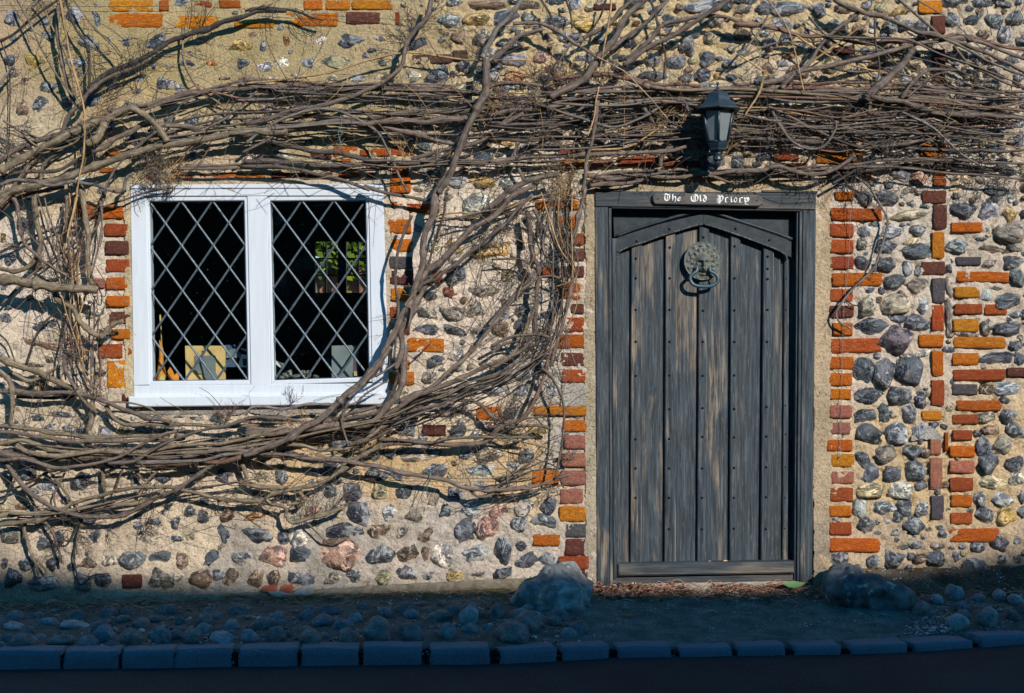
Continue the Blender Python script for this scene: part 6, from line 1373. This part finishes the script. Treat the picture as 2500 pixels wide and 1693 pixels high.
FANS = '''LF A 1000,600 9 60 60 60 d|LF A 1150,620 7 70 90 35 d|LF A 720,760 10 55 80 80 d|LF A 850,800 10 45 20 120 p|LF A 1550,260 5 60 70 30 d|LF A 1650,200 5 75 80 25 d|LF A 1150,440 4 50 100 30 d|LF A 880,440 5 45 150 50 d|LF A 1400,230 3 40 170 25 d|LF A 1600,320 3 45 -20 25 d|LF A 1230,470 3 50 -20 30 d|LF A 2080,60 4 45 20 50 d|LF A 30,1050 12 60 -50 60 q|LF A 20,1150 10 70 -40 40 p|LF A 250,60 4 50 70 30 d|LF A 100,540 5 30 -10 70 d|LF A 500,40 6 50 60 100 d
LF B 1350,250 7 55 110 40 d|LF B 1400,200 8 60 80 60 d|LF B 1300,330 6 60 165 25 d|LF B 1480,130 5 60 60 40 d|LF B 400,90 7 45 -30 45 d|LF B 520,140 4 40 -10 40 d|LF B 1270,540 3 40 150 40 d
LF A 1300,1380 40 34 10 160 o|LF A 1250,1420 30 32 200 120 p|LF A 1400,1400 24 34 0 140 t|LF A 1200,1300 8 30 100 90 o|LF A 1380,1500 10 28 -70 60 d|LF A 800,850 10 34 -80 60 t
LF E 540,760 14 60 95 60 r|LF E 560,840 10 50 150 60 d|LF E 600,820 8 50 50 50 t|LF E 560,1400 12 45 90 80 r|LF E 560,1480 10 45 40 70 p|LF E 400,480 7 45 120 60 p|LF E 300,320 5 30 160 60 d|LF E 150,600 8 35 160 40 p|LF E 870,1230 4 45 45 35 o|LF E 790,1300 6 45 30 30 o|LF E 100,590 3 35 170 30 p
LF I 1850,560 12 32 100 70 r|LF I 1800,600 8 32 60 90 o|LF I 800,370 8 40 80 60 r|LF I 540,20 8 40 60 100 r|LF I 700,800 6 45 20 90 p|LF I 470,780 5 40 -40 60 r|LF I 1150,1220 8 40 -30 90 d|LF I 1180,1440 10 40 10 60 d|LF I 1750,1230 8 38 -40 90 d|LF I 2000,1230 6 40 20 90 p|LF I 200,600 4 40 60 50 p|LF I 650,690 6 25 90 60 d|LF I 700,1080 4 35 -20 60 p
LF M 530,290 10 35 -60 120 d|LF M 640,280 8 35 -30 80 d|LF M 880,240 6 32 -50 50 d|LF M 700,640 5 40 20 40 d|LF M 1180,260 7 36 20 60 d|LF M 720,200 6 36 -40 50 d|LF M 460,420 6 26 -90 90 d
MD J 360,440 9 34 80 60 p|MD J 250,560 6 45 45 60 r|MD J 700,1300 8 60 35 40 p|MD J 560,1370 7 55 70 60 q|MD J 780,1230 5 60 35 30 r|MD J 860,880 8 40 60 90 p|MD J 1300,640 8 40 90 80 p|MD J 1500,560 8 45 20 80 q|MD J 1750,470 8 45 -10 80 q|MD J 2050,560 8 45 -40 80 p|MD J 950,740 6 40 -60 80 p|MD J 450,620 6 40 60 120 t|MD J 1100,760 6 40 0 120 t|MD J 2250,880 6 50 60 90 p
MD K 180,1040 12 60 20 60 p|MD K 100,600 8 60 30 80 q|MD K 560,870 5 30 30 60 d|MD K 560,910 4 30 0 40 d|MD K 330,60 12 50 60 120 q|MD K 420,180 8 50 -60 70 g|MD K 520,1090 6 22 -70 80 d|MD K 60,560 7 60 10 60 p|MD K 180,520 6 40 30 90 d
MD G 600,520 16 60 90 60 g|MD G 620,560 12 55 -90 60 g|MD G 600,180 14 50 80 100 t|MD G 560,640 10 55 60 100 p|MD G 640,820 8 50 -80 60 t|MD G 450,1290 14 45 90 120 q|MD G 340,1400 12 40 0 160 q|MD G 230,300 8 40 -60 90 p|MD G 90,400 8 60 -120 50 d|MD G 480,240 12 40 0 160 o|MD G 120,800 5 60 10 40 d|MD G 400,680 6 45 20 90 p
MD F 1500,220 8 45 60 120 p|MD F 1450,850 8 45 70 70 o|MD F 2100,320 12 45 20 120 p|MD F 2260,760 8 55 -150 60 d|MD F 1900,500 5 40 -100 60 d|MD F 1560,560 5 45 60 60 p|MD F 1700,340 5 40 0 60 p|MD F 2080,640 6 35 100 100 d|MD F 2030,800 5 60 10 60 d|MD F 1300,900 3 35 -40 60 t|MD F 1650,1000 3 60 -70 30 d|MD F 1700,1200 3 55 -60 30 o
MD B 1620,200 6 40 20 100 p|MD B 1880,440 12 35 90 160 p|MD B 1700,1220 8 34 90 160 t|MD B 450,620 3 30 -30 60 r|MD B 640,700 4 30 70 60 r|MD B 780,1100 4 40 -90 100 g|MD B 2050,760 20 34 -90 160 r|MD B 1980,820 12 34 -90 90 t|MD B 1300,1280 6 34 70 60 t|MD B 500,860 8 35 20 160 q|MD B 250,900 8 45 10 100 d
RT C 480,560 30 34 0 170 r|RT C 600,600 26 34 90 170 t|RT C 350,600 20 30 90 170 r|RT C 350,760 14 34 -80 80 o|RT C 450,1350 16 45 60 160 o|RT C 560,1480 14 40 30 160 t|RT C 900,680 10 36 40 120 r|RT C 1000,500 8 40 20 160 p|RT C 640,1300 12 45 60 120 t|RT C 500,1150 10 45 70 120 p|RT C 1650,1480 6 26 -90 60 d|RT C 2050,1440 6 30 -40 60 d|RT C 1950,1490 5 30 -60 30 d|RT C 1250,500 5 40 -20 90 o|RT C 900,1050 12 45 10 160 p|RT C 1500,1050 8 55 50 30 t|RT C 1250,1080 8 55 40 40 t|RT C 1400,940 6 50 40 30 t|RT C 1900,960 10 45 40 160 o|RT C 1600,660 8 40 20 160 p|RT C 1850,1300 6 50 80 60 t
RT D 250,1000 16 50 20 160 p|RT D 500,1000 18 50 10 160 q|RT D 750,950 18 50 10 160 q|RT D 1000,900 16 50 10 160 g|RT D 1300,780 12 50 10 160 p|RT D 1500,750 10 50 40 90 g|RT D 1700,700 10 50 20 160 p|RT D 1900,640 10 50 10 120 p|RT D 2100,580 8 50 10 160 q|RT D 2000,1300 14 50 10 160 d|RT D 1700,1300 10 50 0 160 d|RT D 2150,1380 14 50 10 160 d|RT D 1200,1250 12 50 10 160 q|RT D 900,1250 14 50 20 160 p|RT D 400,1400 5 45 -60 40 d|RT D 640,1420 4 40 -90 40 d|RT D 560,1380 3 55 -30 20 g|RT D 950,1330 10 36 -60 60 d|RT D 1300,1150 8 40 20 160 p|RT D 1850,1100 10 55 20 160 q|RT D 2100,950 10 55 20 160 q|RT D 200,500 6 40 90 90 t|RT D 600,360 5 40 60 120 o|RT D 1250,400 5 40 60 120 p|RT D 70,900 10 45 40 160 o
RT H 930,40 10 30 -70 70 d|RT H 1000,110 5 30 -60 60 d|RT H 1110,760 3 30 30 60 d|RT H 2080,100 10 40 -40 80 d|RT H 1900,60 8 40 -40 60 d|RT H 2250,60 8 45 -60 80 d|RT H 1200,40 6 40 -80 60 d|RT H 150,60 3 30 -70 40 d|RT H 0,60 5 28 -60 60 d'''
for q in FANS.replace('\n', '|').split('|'):
    a = q.split(); x, y = map(float, a[2].split(','))
    fan({'LF': LF, 'MD': MD, 'RT': RT}[a[0]], a[1], x, y, int(a[3]), float(a[4]), float(a[5]), float(a[6]), a[7], d=rt.uniform(.05, .1))
# spurs and pruning stubs all along the stems, and long loose whips between them
for ow, c, dia, col in SPURS:
    for i in range(3, len(c) - 2):
        if rt.random() > .17: continue
        p = c[i]; t = c[i + 1] - c[i - 1]; dd = -p.y; k = F / (CAMD - dd)
        ang = math.atan2(-t.z, t.x) + rt.choice((-1, 1)) * rt.uniform(.5, 1.4); st = rt.random() < .35
        mb = TW.setdefault((ow.name, col), (ow, MB()))[1]
        twig(mb, 1250 + p.x * k, 846 - (p.z - CAMZ) * k, dd + dia / 2600, ang, rt.uniform(8, 16) if st else rt.uniform(14, 48), (.0026 if st else .0014), 0 if st else rt.choice((0, 1, 1, 2)))
def whips(ow, x0, y0, x1, y1, n, lmin, lmax, aa, sp, cols):
    for k in range(n):
        a_ = R(aa + rt.gauss(0, sp)) + (math.pi if rt.random() < .5 else 0); L_ = rt.uniform(lmin, lmax); x, y = px('Z', rt.uniform(x0, x1), rt.uniform(y0, y1)); d_ = rt.uniform(.03, .15); cu = rt.gauss(0, .5)
        pts = []
        for q in range(6):
            if blocked(x, y): break
            pts.append(P(x, y, max(d_, .012))); x += math.cos(a_) * L_ / 5; y -= math.sin(a_) * L_ / 5; a_ += cu / 5 + rt.gauss(0, .09); d_ += rt.gauss(0, .012)
        if len(pts) < 2: continue
        cc = catmull(pts, 3); col = rt.choice(cols); r_ = rt.uniform(.0011, .0024)
        V, Fs = tube_geo(cc, [r_ * (1 - .5 * i / len(cc)) for i in range(len(cc))], 4); TW.setdefault((ow.name, col), (ow, MB()))[1].add(V, Fs)
whips(MD, 450, 150, 1300, 430, 110, 70, 240, 8, 48, 'pqdgtr')
whips(RT, 1150, 30, 2324, 410, 140, 70, 240, 6, 48, 'pqdgtro')
whips(RT, 1500, 180, 2324, 330, 40, 90, 280, 0, 16, 'pqdg')
whips(LF, 0, 40, 500, 460, 90, 60, 200, 40, 45, 'pqdot')
whips(LF, 60, 440, 260, 1000, 70, 60, 180, 85, 35, 'podtr')
whips(LF, 0, 930, 700, 1180, 70, 60, 200, 0, 30, 'poqd')
whips(MD, 700, 900, 1320, 1120, 80, 60, 200, 15, 35, 'pqgdo')
whips(MD, 1000, 430, 1320, 900, 120, 60, 200, 70, 45, 'pgtqo')
for (on, col), (ow, mb) in TW.items():
    mb.out('twigs', M['bark'], ow, True, color=BK[col], kind='stuff'); print('twigs', on, col, len(mb.F))
# straight training wires and the loose tie by the door
wm = M['iron']
for k, (a, b) in enumerate(((P(0, 13, .03), P(420, 15, .03)), (P(640, 26, .03), P(1060, 52, .03)), (P(1040, 58, .03), P(1500, 68, .03)), (P(880, 1165, .03), P(1290, 1168, .03)), (P(0, 1244, .03), P(120, 1240, .03)))):
    V, Fs = tube_geo([a.lerp(b, t / 8) + Vector((0, 0, -.004 * math.sin(math.pi * t / 8))) for t in range(9)], .0012, 5)
    mk('training_wire', V, Fs, wm, None, label=('thin dark wire strung across the top left corner of the wall', 'thin wire under the orange bricks top centre left', 'thin wire across the flints at the top, left of the big diagonal stems', 'thin wire at the end of the low vine, near the door bricks', 'thin wire at the far left over the low vine arms')[k], cat='wire')
tie = empty('hanging_wire', P(2055, 1115, .02), label='long thin wire hanging down the brick edge right of the door to a nail', cat='wire')
V, Fs = tube_geo(catmull([P(*px('H', *q), d) for *q, d in ((960, 30, .05), (920, 300, .035), (903, 700, .03), (865, 1100, .025), (850, 1560, .02))] + [P(*px('L', *q), .018) for q in ((848, 250), (838, 600), (832, 790), (842, 870), (826, 890), (824, 800))], 6), .0013, 5)
mk('strand', V, Fs, simple('grey_wire', (.3, .32, .33), .4, .1, 30, 0, .6), tie)
V, Fs = tube_geo([P(2048, 1117, -.01), P(2049, 1117, .022)], .0028, 8); mk('nail', V, Fs, M['iron'], tie)
for k, (reg, pts) in enumerate((('B', '770,930 775,1010 752,1060 760,1130 800,1230'), ('B', '375,1310 400,1390 435,1450'), ('J', '1500,1000 1480,1100 1460,1190 1500,1010'), ('J', '390,1130 410,1230 400,1260'))):
    V, Fs = tube_geo(catmull([P(*px(reg, *q), .13) for q in pairs(pts)], 5), .0016, 5)
    mk('wire_tie', V, Fs, simple('green_wire', (.10, .17, .15), .5, .1, 30, 0), None, label=('green wire tie looped on the vines over the right window light', 'short green wire tie on the vines at the top of the window mullion', 'green wire tie on the long low vine right of the window', 'green wire tie inside the looped vine below the window')[k], cat='wire tie')
# ================================================================== COBBLES, BOULDERS, LITTER
CBM = []
for k in range(10):
    bmv = flint_geo(200 + k, 3)
    V = []
    for v in bmv[0]:                                   # worn round: pull the broken nodule most of the way to a pebble
        q = v.normalized(); V.append(v.lerp(q, .5) * (1 + .16 * mnoise.noise(q * 1.4 + Vector((k * 3, 0, 1)))))
    V = [Vector((v.x, v.z * .95, -v.y)) for v in V]
    CBM.append(mesh('cobble', V, bmv[1], True, M['cobble']))
COB = '''N 620,970,220,110 520,1105,235,135 815,1100,170,130 1080,1045,250,230 1350,1075,205,150 1130,910,170,90 880,955,130,100 1570,935,210,95 1630,1060,190,140 1810,930,160,160 2025,900,150,160 2170,1060,300,180 1590,840,100,50 1430,845,90,40 1340,920,150,80
O 300,970,280,180 500,975,130,90
M 2020,1100,155,130 2130,1000,220,110 2240,1090,170,160 1800,1110,200,110 1565,1100,190,120 1310,1090,170,155 1060,1110,180,150 845,1080,190,170 500,1130,220,90 200,1130,230,140 1150,990,200,80 610,1010,230,70 400,990,170,80 120,1020,230,80 1660,970,160,120 1880,1010,150,90 1460,980,80,90 1430,1090,110,100 1000,960,120,60 1250,960,120,60
P 1500,880,170,140 1780,980,190,130 2030,940,210,170 2225,925,120,110 1820,860,130,90 1760,740,160,130 1960,790,100,70 2120,760,130,90 1620,800,120,80 2260,800,140,90 2330,880,110,100'''
cobs = []
def cobble(x, d, z, w_, h_, i):
    col = random.choice([(.20, .22, .24), (.26, .28, .30), (.33, .35, .37), (.19, .17, .165), (.22, .18, .17), (.15, .17, .20)])
    inst('cobble', CBM[i % 10], (x, -d, z + h_ * .16), pave, (w_ / 2, w_ / 2 * random.uniform(.75, .95), h_ * .56), (R(random.uniform(-8, 8)), R(random.uniform(-10, 10)), random.uniform(0, 6.28)), col)
    cobs.append((x, d, w_ / 2))
i = 0
for line in COB.split('\n'):
    t = line.split()
    for q in t[1:]:
        a = [float(v) for v in q.split(',')]
        X, Y = px(t[0], a[0], a[1] + a[3] * .38); x, d, z, sc = on_ground(X, Y)
        cobble(x, d, z, a[2] / 3.32 / sc * 1.05, a[3] / 3.32 / sc * 1.1, i); i += 1
SV, SF, SC = [], [], []
rc = random.Random(3); ncob = 0
for k in range(3000):
    x = rc.uniform(-2.8, 2.8); d = rc.uniform(.05, 1.05)
    if .3 < x < 1.9 or d > float(interp(x, KERB)) - .13: continue
    r = rc.choice((.009, .012, .016, .03, .045, .055)) if d > .28 else rc.uniform(.006, .016)
    if rc.random() < (.35 if d > .28 else .7): continue
    if any((x - c[0]) ** 2 + (d - c[1]) ** 2 < (c[2] * .85 + r) ** 2 for c in cobs): continue
    z = float(ground_z(x, d)); cobs.append((x, d, r)); ncob += 1
    if r > .02:
        col = rc.choice([(.16, .17, .185), (.20, .21, .225), (.24, .25, .26), (.15, .14, .14), (.13, .14, .155)])
        inst('cobble', CBM[k % 10], (x, -d, z), pave, (r, r * .85, r * .8), (0, 0, rc.uniform(0, 6.28)), col)
    else:
        V, Fs = FG[k % 22]; n = len(SV); c_ = rc.choice([(.16, .17, .18), (.25, .25, .25), (.35, .34, .32), (.12, .12, .12)])
        for v in V[:]: SV.append((x + v.x * r, -d + v.z * r, z - v.y * r * .7)); SC.append(c_)
        SF += [tuple(q + n for q in f_) for f_ in Fs]
# gravel spilled by the right end of the step
for k in range(170):
    X, Y = px('P', rc.gauss(1560, 110), rc.gauss(1040, 45)); x, d, z, sc = on_ground(X, min(Y, 1219 + 1120 / 3.32)); r = rc.uniform(.004, .011)
    V, Fs = FG[k % 22]; n = len(SV); c_ = rc.choice([(.3, .31, .32), (.4, .39, .37), (.2, .2, .21)])
    for v in V: SV.append((x + v.x * r, -d + v.z * r, z + r * .3 - v.y * r * .7)); SC.append(c_)
    SF += [tuple(q + n for q in f_) for f_ in Fs]
o = mk('gravel', SV, SF, M['flintv'], pave, kind='stuff')
at = o.data.attributes.new('tint', 'FLOAT_COLOR', 'POINT'); at.data.foreach_set('color', np.concatenate([np.array(SC), np.ones((len(SC), 1))], 1).astype(np.float32).ravel())

def boulder(lumps, seed, col, **kw):
    """a rough conglomerate: metaball-like union of lumps, ray-marched on a sphere grid about its middle"""
    C = sum((Vector(l[:3]) for l in lumps), Vector()) / len(lumps); NU, NV = 120, 64; V = []; Fs = []
    def f(p): return sum(math.exp(-(((p.x - a) / r) ** 2 + ((p.y - b) / (r * .9)) ** 2 + ((p.z - c) / r) ** 2) * 1.4) for a, b, c, r in lumps)
    for j in range(NV + 1):
        th = math.pi * j / NV
        for i in range(NU):
            ph = 2 * math.pi * i / NU; dv = Vector((math.sin(th) * math.cos(ph), math.sin(th) * math.sin(ph), math.cos(th)))
            lo, hi = 0, .6
            for _ in range(13):
                m_ = (lo + hi) / 2
                if f(C + dv * m_) > .30: lo = m_
                else: hi = m_
            p = C + dv * lo; o_ = Vector((seed, seed * 2, 0))
            cell = mnoise.voronoi(p * 17 + o_)[0][0]
            p += dv * (.034 * mnoise.noise(p * 6 + o_) - .055 * abs(mnoise.noise(p * 10 + o_)) + .022 + .010 * mnoise.noise(p * 20 + o_) - .022 * max(.45 - cell, 0) * -1 - .008)
            V.append(p)
    for j in range(NV):
        for i in range(NU): Fs.append((j * NU + i, (j + 1) * NU + i, (j + 1) * NU + (i + 1) % NU, j * NU + (i + 1) % NU))
    m = NT('boulder_flint'); v = m.coord(); f1 = m.noise(v, 9, 5, .65, 1); f2 = m.noise(v, 28, 5, .6)
    c = m.mix(m.ramp(f1, (.42, 0.0), (.6, 1.0)), tuple(x * .6 for x in col), tuple(x * 1.35 for x in col))
    c = m.mix(m.ramp(m.noise(v, 16, 4), (.6, 0.0), (.68, .8)), c, (.42, .40, .36)); c = m.mix(m.ramp(m.noise(v, 7, 3), (.6, 0.0), (.72, .6)), c, (.12, .12, .05))
    c = m.mix(1, c, m.ramp(f2, (.3, .6), (.5, 1.0), (.7, 1.4)), 'MULTIPLY')
    n = m.bump(f2, .5, .008); m.fin(c, .7, n)
    b = sum((Vector(l[:3]) for l in lumps), Vector()) / len(lumps); b.z = .09
    return mk('boulder', V, Fs, m.m, None, True, loc=b, cat='boulder', **kw)
def LP(reg, x, y, d, r): v = P(*px(reg, x, y), d); return (v.x, v.y, v.z, r / 3.32 / 500)
boulder([LP('O', 620, 640, .13, 130), LP('O', 520, 720, .17, 160), LP('O', 660, 760, .18, 140), LP('O', 400, 800, .22, 150), LP('O', 560, 840, .26, 190), LP('O', 690, 870, .28, 120), LP('O', 270, 820, .25, 120), LP('O', 640, 930, .33, 110)], 3.3, (.20, .205, .20),
        label='pitted pale flint boulder on the pavement left of the door step')
boulder([LP('P', 900, 640, .12, 120), LP('P', 850, 720, .17, 150), LP('P', 960, 730, .19, 160), LP('P', 1080, 780, .24, 150), LP('P', 1200, 810, .28, 130), LP('P', 1320, 810, .28, 90), LP('P', 860, 800, .25, 100)], 8.1, (.10, .11, .115),
        label='dark rugged flint boulder on the pavement right of the door step')
# earth shelf at the foot of the wall, right of the door
def shelf_z(X, Y):
    t = np.clip((-Y) / .2, 0, 1); g = ground_z(X, -Y)
    return g + (.245 + .02 * np.clip((X - 1.6) / .9, 0, 1) - g + .01) * (1 - t) ** 1.6 * np.clip((X - 1.5) / .12, 0, 1) - .012 + fbm(X * 9, Y * 9, 41) * .022 * (1 - t) + fbm(X * 40, Y * 40, 42) * .01
sheet('earth_bank', M['ground'], np.arange(1.5, X1, .012), np.arange(-.36, .03, .012), shelf_z, horiz=True, tint=lambda X, Y: np.broadcast_to(np.array((.10, .075, .05)), X.shape + (3,)) * (.8 + .4 * fbm(X * 12, Y * 12, 4))[..., None], kind='structure')

# broken tiles on the ledge left of the boulder
tl = simple('tile_grey', (.36, .35, .32), .8, .25, 25, .3); tr = simple('tile_red', (.45, .11, .06), .85, .3, 25, .4)
def frag(nm, pts, d, th, mat, lab, parent=None):
    A = [P(*px('N', a, b), d) for a, b in pts]; n = len(A); V = []
    for a in A: V.append(a)
    V += [a + Vector((0, .05, .012)) for a in A]
    return mk(nm, V, [tuple(range(n)), tuple(range(2 * n - 1, n - 1, -1))] + [(i, n + i, n + (i + 1) % n, (i + 1) % n) for i in range(n)], mat, parent, False, label=lab, cat='tile fragment' if lab else None)
frag('broken_tile', [(180, 752), (270, 750), (390, 780), (360, 796), (230, 795)], .055, .01, tl, 'grey broken tile lying flat on the wall ledge, left of a pair')
frag('broken_tile', [(385, 770), (460, 735), (555, 722), (545, 765), (470, 795), (400, 795)], .05, .01, tl, 'grey broken tile tilted up on the wall ledge, right of a pair')
frag('broken_tile', [(130, 735), (200, 722), (250, 730), (240, 748), (140, 752)], .05, .02, tr, 'flat red tile chip on the wall ledge behind the grey broken tile')
frag('broken_tile', [(275, 735), (330, 722), (372, 715), (370, 762), (290, 760)], .048, .02, tr, 'bigger upright red tile chip on the wall ledge between two grey pieces')

# ------------------------------------------------------------------ dead leaves, straw and moss
rl = random.Random(21)
def leaf_geo(c, s, rot, curl, tilt):
    pr = ((-1, 0), (-.55, .3), (.1, .42), (.7, .2), (1.1, 0), (.7, -.2), (.1, -.42), (-.55, -.3)); V = []
    m = Matrix.Rotation(rot, 3, 'Z') @ Matrix.Rotation(tilt, 3, 'X')
    for a, b in pr: V.append(c + m @ Vector((a * s, b * s, abs(b) * s * curl + .15 * s * a * a)))
    V.append(c + m @ Vector((0, 0, 0)))
    return V, [(i, (i + 1) % 8, 8) for i in range(8)]
groups = {}
def litter(x0, x1, d0, d1, n, smin, smax, cols, pile=.0, straw=0):
    for k in range(n):
        x = rl.uniform(x0, x1); d = d0 + (d1 - d0) * abs(rl.gauss(0, .45)); d = min(d, d1 * 1.15)
        z = float(ground_z(x, d)) + rl.uniform(0, pile) * (1 - min(d / max(d1, .01), 1)) + .006
        col = rl.choice(cols); mb = groups.setdefault(col, MB())
        if straw and rl.random() < straw:
            a = rl.gauss(0, .5) + (math.pi if rl.random() < .5 else 0); L = rl.uniform(.02, .11); pts = [Vector((x + math.cos(a) * L * t, -d + math.sin(a) * L * t * .5, z + .018 * math.sin(t * 3.1) * rl.uniform(.3, 1))) for t in (0, .33, .66, 1)]
            V, Fs = tube_geo(pts, rl.uniform(.0006, .0013), 4); mb.add(V, Fs)
        else:
            V, Fs = leaf_geo(Vector((x, -d, z)), rl.uniform(smin, smax), rl.uniform(0, 6.28), rl.uniform(-.5, .9), rl.gauss(0, .5)); mb.add(V, Fs)
BRN = [(.34, .16, .10), (.44, .24, .15), (.25, .12, .085), (.52, .34, .22)]
litter(.36, 1.46, .0, .14, 620, .008, .02, BRN, .045, .28)
litter(.33, .85, .0, .13, 260, .008, .02, BRN, .055, .2)
litter(.95, 1.5, .0, .15, 260, .006, .016, BRN, .05, .6)
litter(.36, 1.46, .05, .25, 160, .006, .014, BRN, .0, .6)
litter(-2.6, .0, .0, .2, 1300, .004, .012, BRN + [(.12, .09, .06)], .01, .6)
litter(-1.2, .05, .04, .16, 300, .003, .008, [(.10, .13, .025), (.14, .13, .05)], .01, .5)
litter(-2.7, .25, .15, .95, 420, .003, .009, BRN + [(.25, .22, .16)], .0, .5)
litter(1.9, 2.7, .1, .5, 200, .004, .010, BRN, .0, .6)
litter(.45, 1.9, .2, .85, 60, .002, .005, [(.35, .33, .3), (.5, .5, .5)], .0, .1)
lit = empty('leaf_litter', (.9, -.07, .13), label='drift of dry brown leaves and straw along the foot of the door step', cat='dead leaves'); lit['kind'] = 'stuff'
for col, mb in groups.items(): mb.out('dry_leaves', M['leaf'], lit, False, color=col, kind='stuff')
for k in range(240):
    x = rl.uniform(1.62, 2.5); d = rl.uniform(.01, .2)
    mb = groups.setdefault('bank', MB()); V, Fs = leaf_geo(Vector((x, -d, float(shelf_z(np.array([x]), np.array([-d]))[0]) + .012)), rl.uniform(.005, .012), rl.uniform(0, 6.28), .5, rl.gauss(0, .5)); mb.add(V, Fs)
groups['bank'].out('dry_leaves', M['leaf'], lit, False, color=BRN[0], kind='stuff')
def one_leaf(reg, x, y, s, rot, tilt, col, lab, curl=.3):
    X, D, z, _ = on_ground(*px(reg, x, y)); V, Fs = leaf_geo(Vector((X, -D, z + .012)), s, rot, curl, tilt)
    V2 = V + [v + Vector((0, .0006, .0012)) for v in V]
    mk('leaf', V2, Fs + [tuple(i + 9 for i in reversed(f)) for f in Fs], M['leaf'], None, True, loc=(X, -D, z), color=col, label=lab, cat='leaf')
lfp = P(*px('P', 455, 690), .07)
V, Fs = leaf_geo(lfp, .052, 0.05, -.12, .75); mk('leaf', V + [v + Vector((0, .0006, .0012)) for v in V], Fs + [tuple(i + 9 for i in reversed(f)) for f in Fs], M['leaf'], None, True, loc=lfp, color=(.20, .34, .12), label='large pale green leaf lying on the dead leaves at the right end of the step', cat='leaf')
one_leaf('O', 1090, 905, .02, .2, .2, (.10, .25, .08), 'small green leaf on the dark ramp in front of the door, left side')
one_leaf('O', 1110, 965, .032, -.2, .3, (.30, .12, .06), 'long rusty brown leaf alone on the dark ramp near the boulder')
one_leaf('O', 1765, 800, .024, .6, .9, (.42, .12, .08), 'bright reddish leaf standing among the brown leaves below the door middle')
one_leaf('O', 1280, 770, .034, -.3, .7, (.40, .10, .08), 'long dark red leaf in the drift below the left of the step')
one_leaf('O', 2120, 825, .018, .4, .6, (.30, .28, .27), 'grey curled leaf at the edge of the drift, right of middle')
one_leaf('O', 1060, 810, .024, 1.2, .9, (.36, .26, .22), 'pale pinkish brown leaf upright at the left end of the drift')
one_leaf('O', 1600, 548, .006, .4, .9, (.6, .7, .5), 'tiny pale petal on the ramp') if False else None
for a, b, r_, lab in ((1895, 500, .011, 'small tan leaf caught at the foot of the door, right one of two'), (1770, 508, .013, 'small tan leaf caught at the foot of the door, left one of two')):
    V, Fs = leaf_geo(P(*px('O', a, b), -.03) , r_, .3, .3, 1.0); c = P(*px('O', a, b), -.03)
    mk('leaf', V, Fs, M['leaf'], None, True, loc=c, color=(.55, .33, .18), label=lab, cat='leaf')
bpy.context.view_layer.update()
print('objects', len(bpy.data.objects), 'tris', sum(len(o.data.loop_triangles) if False else sum(max(len(p.vertices) - 2, 0) for p in o.data.polygons) for o in bpy.data.objects if o.type == 'MESH' and o.data.users < 3))
